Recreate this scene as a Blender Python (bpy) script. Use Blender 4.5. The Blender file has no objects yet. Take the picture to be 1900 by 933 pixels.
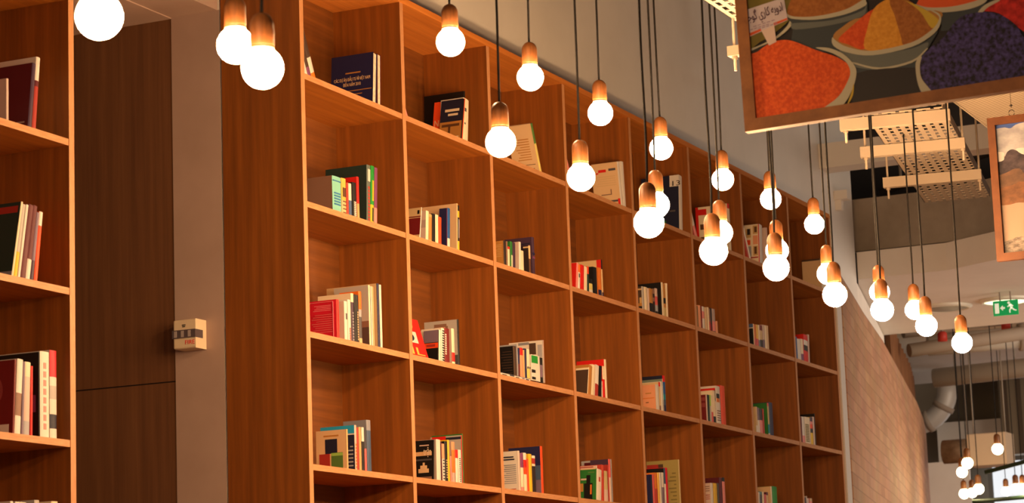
import bpy, bmesh, math, random
from mathutils import Vector, Matrix
from mathutils.geometry import tessellate_polygon
scene = bpy.context.scene
COL = scene.collection
R = math.radians
# ------------------------------------------------------------------ camera
cam_d = bpy.data.cameras.new('camera'); cam = bpy.data.objects.new('camera', cam_d); COL.objects.link(cam)
RT, UP, FW = Vector((0.417986, -0.907733, -0.036182)), Vector((-0.139882, -0.103663, 0.984727)), Vector((0.89762, 0.406541, 0.170305))
CAM = (-9.1032, -5.0997, 1.6)
FPX = 4548.3
cam.matrix_world = Matrix(((RT.x, UP.x, -FW.x, CAM[0]), (RT.y, UP.y, -FW.y, CAM[1]), (RT.z, UP.z, -FW.z, CAM[2]), (0, 0, 0, 1)))
cam_d.sensor_width = 36.0; cam_d.sensor_fit = 'HORIZONTAL'
cam_d.lens = 36.0 * FPX / 1900.0
cam_d.clip_end = 200
cam_d.dof.use_dof = True; cam_d.dof.focus_distance = 11.5; cam_d.dof.aperture_fstop = 7.0
scene.camera = cam
# ------------------------------------------------------------------ world, light, exposure
scene.view_settings.view_transform = 'Standard'; scene.view_settings.look = 'None'
scene.view_settings.gamma = 1.0; scene.view_settings.use_curve_mapping = False
scene.view_settings.exposure = -0.12
w = bpy.data.worlds.new('room_air'); scene.world = w; w.use_nodes = True
bg = w.node_tree.nodes['Background']; bg.inputs[0].default_value = (1.0, 0.68, 0.49, 1); bg.inputs[1].default_value = 0.06
BULB = 370.0
def area(name, loc, rot, sx, sy, power, col):
    l = bpy.data.lights.new(name, 'AREA'); l.shape = 'RECTANGLE'; l.size = sx; l.size_y = sy; l.energy = power; l.color = col
    o = bpy.data.objects.new(name, l); o.location = loc; o.rotation_euler = rot; COL.objects.link(o); return o
area('fill_front', (1.0, -9.5, 1.5), (R(90), 0, 0), 20, 2.6, 80, (1.0, 0.84, 0.74))  # added fill, standing in for low frontal daylight on the shelves
area('fill_behind_camera', (-13.5, -3.4, 4.0), (R(90), 0, R(-90)), 7, 4.6, 88, (1.0, 0.74, 0.58))  # added fill behind the camera for surfaces facing it
area('fill_far_side', (12.5, -7.5, 4.0), (R(90), 0, R(-42)), 9, 4.5, 900, (1.0, 0.84, 0.68))  # added fill to brighten the far end of the hall
try:
    scene.cycles.use_denoising = True
    scene.cycles.max_bounces = 8
    scene.cycles.sample_clamp_indirect = 4.0
except Exception: pass
random.seed(4)
# ------------------------------------------------------------------ materials
def lin(c):
    return tuple(((v/255.0)/12.92 if v/255.0 <= .04045 else ((v/255.0+.055)/1.055)**2.4) for v in c)
MATS = {}
def mat(name, rgb, rough=.55, emit=None, strength=0, metal=0, spec=.3):
    if name in MATS: return MATS[name]
    m = bpy.data.materials.new(name); m.use_nodes = True; b = m.node_tree.nodes['Principled BSDF']
    c = lin(rgb); b.inputs['Base Color'].default_value = (*c, 1); b.inputs['Roughness'].default_value = rough
    b.inputs['Metallic'].default_value = metal; b.inputs['Specular IOR Level'].default_value = spec
    if emit: b.inputs['Emission Color'].default_value = (*emit, 1); b.inputs['Emission Strength'].default_value = strength
    MATS[name] = m; return m
def noisy(name, c1, c2, scale=(1, 1, 1), nscale=8.0, detail=4, rough=.6, lo=.3, hi=.7, bump=0.0, spec=.3, coord='Object', c3=None):
    """two or three colours mixed by stretched noise"""
    if name in MATS: return MATS[name]
    m = bpy.data.materials.new(name); m.use_nodes = True; nt = m.node_tree; b = nt.nodes['Principled BSDF']
    tc = nt.nodes.new('ShaderNodeTexCoord'); mp = nt.nodes.new('ShaderNodeMapping'); mp.inputs['Scale'].default_value = scale
    nz = nt.nodes.new('ShaderNodeTexNoise'); nz.inputs['Scale'].default_value = nscale; nz.inputs['Detail'].default_value = detail; nz.inputs['Roughness'].default_value = .6
    cr = nt.nodes.new('ShaderNodeValToRGB'); cr.color_ramp.elements[0].position = lo; cr.color_ramp.elements[1].position = hi
    cr.color_ramp.elements[0].color = (*lin(c1), 1); cr.color_ramp.elements[1].color = (*lin(c2), 1)
    if c3: e = cr.color_ramp.elements.new((lo+hi)/2); e.color = (*lin(c3), 1)
    nt.links.new(tc.outputs[coord], mp.inputs[0]); nt.links.new(mp.outputs[0], nz.inputs['Vector'])
    nt.links.new(nz.outputs['Fac'], cr.inputs[0]); nt.links.new(cr.outputs[0], b.inputs['Base Color'])
    b.inputs['Roughness'].default_value = rough; b.inputs['Specular IOR Level'].default_value = spec
    if bump:
        bp = nt.nodes.new('ShaderNodeBump'); bp.inputs['Strength'].default_value = bump; bp.inputs['Distance'].default_value = .01
        nt.links.new(nz.outputs['Fac'], bp.inputs['Height']); nt.links.new(bp.outputs[0], b.inputs['Normal'])
    MATS[name] = m; return m
OAK = [(150, 83, 26), (190, 114, 41), (171, 99, 33)]  # long-grain oak, lightened further for lamp glow under the shelves
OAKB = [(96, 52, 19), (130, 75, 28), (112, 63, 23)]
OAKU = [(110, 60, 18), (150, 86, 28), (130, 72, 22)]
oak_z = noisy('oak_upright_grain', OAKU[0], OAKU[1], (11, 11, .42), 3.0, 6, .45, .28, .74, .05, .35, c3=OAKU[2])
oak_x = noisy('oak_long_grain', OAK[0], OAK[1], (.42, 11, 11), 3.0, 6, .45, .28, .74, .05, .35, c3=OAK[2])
oak_back_shade = noisy('oak_back_painted_shade', OAKB[0], OAKB[1], (.42, 11, 11), 3.0, 6, .45, .28, .74, .05, .35, c3=OAKB[2])  # back oak darkened in colour for the shade inside the compartments
oak_top_glow = noisy('oak_top_board_lamp_glow', (176, 100, 38), (212, 132, 58), (.42, 11, 11), 3.0, 6, .45, .28, .74, .05, .35, c3=(194,116,47))  # top board colour lightened to carry the lamp glow on its underside
oak_edge_x = noisy('oak_edge_band_long', (182, 124, 80), (202, 146, 100), (3, 30, 30), 6, 4, .5, .35, .7)
oak_edge_z = noisy('oak_edge_band_upright', (182, 124, 80), (202, 146, 100), (30, 30, 3), 6, 4, .5, .35, .7)
dark_wood = noisy('dark_wood_panel', (98, 64, 42), (124, 84, 54), (10, 10, .35), 2.5, 5, .5, .3, .7, .02)
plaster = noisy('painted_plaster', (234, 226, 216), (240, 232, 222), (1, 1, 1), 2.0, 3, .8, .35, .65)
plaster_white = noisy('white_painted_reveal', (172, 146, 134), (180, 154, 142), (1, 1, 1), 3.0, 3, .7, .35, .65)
concrete = noisy('bare_concrete', (158, 144, 128), (190, 176, 160), (1, 1, 1), 2.2, 6, .9, .3, .72, .1)
cream = mat('cream_painted_steel', (162, 146, 128), .55)
ceiling_grey = mat('dark_ceiling_paint', (70, 62, 56), .9)
floor_m = noisy('floor_timber', (120, 84, 56), (146, 104, 70), (.4, 6, 1), 3, 4, .4, .3, .7)
cord_m = mat('black_cloth_cord', (14, 9, 7), .8)
bulb_far = mat('lit_opal_glass_dim', (255, 240, 220), .3, (1.0, .78, .42), 40.0)
socket_m = noisy('turned_beech', (92, 54, 26), (116, 70, 34), (40, 40, 6), 3, 4, .45, .3, .7)
collar_m = mat('ivory_collar', (240, 214, 170), .4)
bulb_m = mat('lit_opal_glass', (255, 240, 220), .3, (1.0, .60, .29), BULB)
PAL = dict(W=(216,206,196), I=(228,208,178), P2=(204,176,164), P3=(176,152,144), P=(222,134,128), H=(224,178,130), H2=(214,178,136), H3=(222,150,112),
  A=(196,158,104), A2=(204,172,128), A3=(180,124,60), A4=(138,106,62), BR=(132,98,82), F=(92,58,34), F2=(74,54,42), F3=(84,66,62), K=(22,18,18), K2=(46,34,32),
  D=(78,74,78), Q=(176,168,162), Q2=(132,132,142), S2=(160,158,164), N=(34,34,74), N2=(30,32,54), N3=(34,36,62), V=(120,62,104), V2=(66,44,66), V3=(118,98,118),
  M=(88,24,34), M2=(112,26,28), M3=(140,60,60), C=(196,24,48), C2=(206,92,92), C3=(226,128,138), R=(206,30,24), R2=(176,62,48), R3=(160,48,40),
  O=(232,112,30), O2=(226,74,30), O3=(210,116,44), O4=(158,142,84), O5=(118,104,60), Y=(220,178,40), Y2=(226,180,84), Y3=(214,196,110), Y4=(190,170,120),
  G=(44,112,48), G2=(44,62,42), G3=(34,54,50), G4=(92,104,98), G5=(82,118,56), G6=(112,124,112), L=(34,142,50), L2=(150,190,90),
  T=(128,196,180), T2=(20,128,148), T3=(84,120,124), B=(40,112,170), B2=(30,84,150), B3=(70,92,132), B4=(66,84,112), S=(40,156,206))
def pm(k):
    return mat('print_' + {'W':'white','I':'ivory','K':'black','R':'red','N':'navy','Y':'yellow','G':'green','O':'orange','P':'pink','T':'turquoise','B':'blue','V':'purple','M':'maroon','S':'sky','A':'tan','F':'brown','Q':'grey','L':'bright_green','C':'crimson','D':'charcoal','H':'peach'}.get(k, k), PAL[k], .5)
pages_m = noisy('paper_block', (206, 186, 158), (226, 208, 184), (1, 1, 1), 60, 2, .85, .35, .65)
# ------------------------------------------------------------------ mesh helpers
class MB:
    def __init__(s): s.bm = bmesh.new(); s.m = []
    def mi(s, m):
        if m not in s.m: s.m.append(m)
        return s.m.index(m)
    def poly(s, vs, faces, m, smooth=False):
        bv = [s.bm.verts.new(v) for v in vs]; k = s.mi(m)
        for f in faces:
            try:
                fc = s.bm.faces.new([bv[i] for i in f]); fc.material_index = k; fc.smooth = smooth
            except ValueError: pass
        return bv
    def box(s, x0, x1, y0, y1, z0, z1, m, front=None):
        v = [(x0,y0,z0),(x1,y0,z0),(x1,y1,z0),(x0,y1,z0),(x0,y0,z1),(x1,y0,z1),(x1,y1,z1),(x0,y1,z1)]
        s.poly(v, [(3,2,1,0),(4,5,6,7),(1,2,6,5),(2,3,7,6),(3,0,4,7)], m)
        s.poly([v[i] for i in (0,1,5,4)], [(0,1,2,3)], front or m)
    def prism(s, pts, a0, a1, m, axis='z', smooth=False):
        """closed outline pts extruded along axis; outline coordinates are the two other axes in order"""
        n = len(pts)
        def P(p, a): return (p[0],p[1],a) if axis=='z' else ((p[0],a,p[1]) if axis=='y' else (a,p[0],p[1]))
        vs = [P(p,a0) for p in pts] + [P(p,a1) for p in pts]
        k = s.mi(m); bv = [s.bm.verts.new(v) for v in vs]
        for i in range(n):
            f = s.bm.faces.new((bv[i], bv[(i+1)%n], bv[n+(i+1)%n], bv[n+i])); f.material_index = k; f.smooth = smooth
        for f in (list(reversed(bv[:n])), bv[n:]):
            fc = s.bm.faces.new(f); fc.material_index = k
    def lathe(s, prof, m, seg=24, c=(0,0,0), smooth=True):
        k = s.mi(m); rings = []
        for r, z in prof:
            if r < 1e-6: rings.append([s.bm.verts.new((c[0],c[1],c[2]+z))])
            else: rings.append([s.bm.verts.new((c[0]+r*math.cos(2*math.pi*i/seg), c[1]+r*math.sin(2*math.pi*i/seg), c[2]+z)) for i in range(seg)])
        for a, b in zip(rings, rings[1:]):
            for i in range(seg):
                j = (i+1) % seg
                q = [a[i % len(a)], a[j % len(a)], b[j % len(b)], b[i % len(b)]]
                q = [v for t, v in enumerate(q) if v not in q[:t]]
                if len(q) > 2:
                    f = s.bm.faces.new(q); f.material_index = k; f.smooth = smooth
    def tube(s, pts, r, m, seg=8, caps=True):
        k = s.mi(m); pts = [Vector(p) for p in pts]; rings = []; rr = r if isinstance(r, (list, tuple)) else [r]*len(pts)
        ref = Vector((0,0,1)) if abs((pts[-1]-pts[0]).normalized().z) < .9 else Vector((1,0,0))
        for i, p in enumerate(pts):
            d = (pts[min(i+1,len(pts)-1)] - pts[max(i-1,0)]).normalized()
            u = d.cross(ref).normalized(); v = d.cross(u)
            rings.append([s.bm.verts.new(p + rr[i]*(u*math.cos(2*math.pi*t/seg)+v*math.sin(2*math.pi*t/seg))) for t in range(seg)])
        for a, b in zip(rings, rings[1:]):
            for t in range(seg):
                f = s.bm.faces.new((a[t], a[(t+1)%seg], b[(t+1)%seg], b[t])); f.material_index = k; f.smooth = True
        if caps:
            for rg in (rings[0], rings[-1][::-1]):
                f = s.bm.faces.new(rg); f.material_index = k
    def build(s, name, parent=None, loc=None):
        bmesh.ops.recalc_face_normals(s.bm, faces=s.bm.faces[:])
        me = bpy.data.meshes.new(name); s.bm.to_mesh(me); s.bm.free()
        for m in s.m: me.materials.append(m)
        o = bpy.data.objects.new(name, me); COL.objects.link(o)
        if parent: o.parent = parent
        if loc: o.location = loc
        return o
def empty(name, loc=(0,0,0), rot=(0,0,0)):
    o = bpy.data.objects.new(name, None); o.empty_display_size = .05; COL.objects.link(o); o.location = loc; o.rotation_euler = rot; return o
def tag(o, label, cat, group=None):
    o['label'] = label; o['category'] = cat
    if group: o['group'] = group
    return o
def struct(o): o['kind'] = 'structure'; return o
def text_mesh(name, s, size, m, parent, origin, xdir, ydir, depth=.0006, width=None, align='LEFT'):
    cu = bpy.data.curves.new(name, 'FONT'); cu.body = s; cu.size = size; cu.extrude = depth; cu.align_x = align; cu.resolution_u = 3
    t = bpy.data.objects.new(name, cu); COL.objects.link(t)
    bpy.context.view_layer.update()
    dg = bpy.context.evaluated_depsgraph_get(); me = bpy.data.meshes.new_from_object(t.evaluated_get(dg))
    bpy.data.objects.remove(t)
    x, y = Vector(xdir), Vector(ydir); n = x.cross(y)
    sx = 1.0
    if width and len(me.vertices):
        xs = [v.co.x for v in me.vertices]; sx = width/max(1e-6, max(xs)-min(xs))
    M = Matrix(((x.x*sx, y.x, n.x, origin[0]), (x.y*sx, y.y, n.y, origin[1]), (x.z*sx, y.z, n.z, origin[2]), (0,0,0,1)))
    me.transform(M); me.materials.clear(); me.materials.append(m)
    o = bpy.data.objects.new(name, me); COL.objects.link(o)
    if parent: o.parent = parent
    return o
# ------------------------------------------------------------------ room shell
def slab(name, x0, x1, y0, y1, z0, z1, m):
    b = MB(); b.box(x0, x1, y0, y1, z0, z1, m); return struct(b.build(name))
ZC = 6.6
slab('floor', -14, 26, -12, 6, -.1, 0, floor_m)
slab('ceiling', -8, 26, -8, 6, ZC, ZC+.1, ceiling_grey)
slab('wall_back', 0, 9.74, .41, .64, 0, ZC, plaster)
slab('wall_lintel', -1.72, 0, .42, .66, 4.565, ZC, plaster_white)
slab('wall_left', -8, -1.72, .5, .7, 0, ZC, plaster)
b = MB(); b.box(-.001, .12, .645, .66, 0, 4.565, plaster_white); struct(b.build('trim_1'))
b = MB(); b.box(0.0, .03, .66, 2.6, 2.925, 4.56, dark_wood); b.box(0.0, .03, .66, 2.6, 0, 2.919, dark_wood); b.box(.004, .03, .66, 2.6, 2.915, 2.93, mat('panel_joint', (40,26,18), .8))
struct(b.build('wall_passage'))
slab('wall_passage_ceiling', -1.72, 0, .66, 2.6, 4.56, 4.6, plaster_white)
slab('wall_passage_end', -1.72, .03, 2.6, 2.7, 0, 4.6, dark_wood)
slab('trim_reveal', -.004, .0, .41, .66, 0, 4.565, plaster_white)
# curved wall clad in brick slips, with the white wall behind it and the slatted drum further on
BP = [(7.926-.06, -.02), (8.762, .17), (9.865, .407), (11.668, .771), (13.89, 1.256), (15.901, 1.7), (16.9, 1.913), (18.779, 2.356), (20.402, 2.767), (21.6, 3.25), (22.3, 3.9)]
def curve_wall(name, pts, thick, z0, z1, m):
    b = MB(); out = [(x, y) for x, y in pts]; inn = [(x-.02*thick, y+thick) for x, y in reversed(pts)]
    b.prism(out+inn, z0, z1, m); return struct(b.build(name))
def brick_mat():
    m = bpy.data.materials.new('brick_slips'); m.use_nodes = True; nt = m.node_tree; bs = nt.nodes['Principled BSDF']
    tc = nt.nodes.new('ShaderNodeTexCoord'); sp = nt.nodes.new('ShaderNodeSeparateXYZ'); cb = nt.nodes.new('ShaderNodeCombineXYZ')
    br = nt.nodes.new('ShaderNodeTexBrick'); br.inputs['Scale'].default_value = 1.0
    br.inputs['Brick Width'].default_value = .34; br.inputs['Row Height'].default_value = .095; br.inputs['Mortar Size'].default_value = .004; br.inputs['Bias'].default_value = 0
    br.inputs['Color1'].default_value = (*lin((186,136,102)), 1); br.inputs['Color2'].default_value = (*lin((206,156,120)), 1); br.inputs['Mortar'].default_value = (*lin((164,118,88)), 1)
    nz = nt.nodes.new('ShaderNodeTexNoise'); nz.inputs['Scale'].default_value = 2.2; nz.inputs['Detail'].default_value = 4
    mx = nt.nodes.new('ShaderNodeMix'); mx.data_type = 'RGBA'; mx.blend_type = 'MULTIPLY'; mx.inputs[0].default_value = .35
    nt.links.new(tc.outputs['Object'], sp.inputs[0]); nt.links.new(sp.outputs[0], cb.inputs[0]); nt.links.new(sp.outputs[2], cb.inputs[1])
    nt.links.new(cb.outputs[0], br.inputs['Vector']); nt.links.new(tc.outputs['Object'], nz.inputs['Vector'])
    nt.links.new(br.outputs['Color'], mx.inputs[6]); nt.links.new(nz.outputs['Color'], mx.inputs[7]); nt.links.new(mx.outputs[2], bs.inputs['Base Color'])
    bs.inputs['Roughness'].default_value = .7
    return m
curve_wall('wall_brick', BP, .06, 0, 4.374, brick_mat())
WP = [(9.75, .42), (10.935, .684), (12.712, 1.08), (13.2, 1.19)]
curve_wall('wall_curved', WP, .16, 0, 4.62, plaster)
slab('trim_2', 7.752, 7.862, -.012, .405, 0, 4.374, mat('grey_white_trim', (214, 206, 198), .6))
slab('wall_far', 24.0, 24.2, -8, 6, 0, ZC, noisy('far_wall_paint', (150,138,120), (164,150,130), (1,1,1), .6, 2, .9))
slab('wall_end', 21.6, 21.7, 2.56, 4.6, 0, 4.08, plaster)
# bulkhead (dropped ceiling) with bare concrete beam above it
b = MB(); o_ = [(9.75,.4),(9.75,-.33),(9.35,-1.0),(8.6,-2.4),(8.6,-6),(13.2,-6),(13.2,1.3),(11.8,1.0)]
b.prism(o_, 4.63, 4.85, plaster); struct(b.build('ceiling_bulkhead'))
b = MB(); b.prism([(10.0,.5),(10.0,-.33),(9.6,-1.0),(8.9,-2.4),(8.9,-6),(10.8,-6),(10.8,.5)], 4.90, 5.33, concrete); struct(b.build('ceiling_concrete_beam'))
b = MB(); b.box(10.3, 10.5, -5.5, .5, 4.85, 4.9, ceiling_grey); struct(b.build('ceiling_gap'))
b = MB(); b.box(8.9, 9.12, -4.5, .41, 5.39, 5.585, plaster); struct(b.build('ceiling_crossbeam'))
b = MB(); b.box(9.24, 9.36, .30, .41, 5.2, 5.27, plaster); b.box(9.27, 9.33, .36, .41, 5.12, 5.2, plaster); struct(b.build('trim_bracket'))
# ------------------------------------------------------------------ bookcases
W, T, TH, PT, D, H = 0.96419, .034, .026, .57, .359, .0
Z0 = 4.77072
def bookcase(name, label, X0, Y0, bays, left_t, right_t):
    root = empty(name, (X0, Y0, 0)); tag(root, label, 'bookcase')
    top = Z0 + .03
    def board(nm, x0, x1, y0, y1, z0, z1, m, e): 
        q = MB(); q.box(x0, x1, y0, y1, z0, z1, m, e); return q.build(nm, root)
    L = W*bays
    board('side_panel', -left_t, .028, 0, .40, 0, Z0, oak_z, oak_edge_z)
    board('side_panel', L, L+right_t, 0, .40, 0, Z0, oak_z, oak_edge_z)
    board('top_board', -left_t, L+right_t, -.004, .40, Z0, top, oak_top_glow, oak_top_glow)
    q = MB(); q.box(.028, L, D, D+.02, .2, Z0, oak_back_shade); q.build('back_panel', root)
    board('plinth', .028, L, .03, .05, 0, .2, oak_x, oak_x)
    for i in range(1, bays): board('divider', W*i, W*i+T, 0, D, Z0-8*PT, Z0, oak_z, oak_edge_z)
    for j in range(1, 9):
        for i in range(bays):
            x0 = .028 if i == 0 else W*i+T
            board('shelf', x0, W*(i+1), .002, D, Z0-PT*j, Z0-PT*j+TH, oak_x, oak_edge_x)
    return root
bookcase('bookcase', 'long floor-to-ceiling oak bookcase of square compartments running into the distance', 0, 0, 8, .006, .034)
bookcase('bookcase', 'oak bookcase cropped by the left edge of the photo, beside the dark passage', -3.4784, .14, 2, .034, .034)
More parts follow.
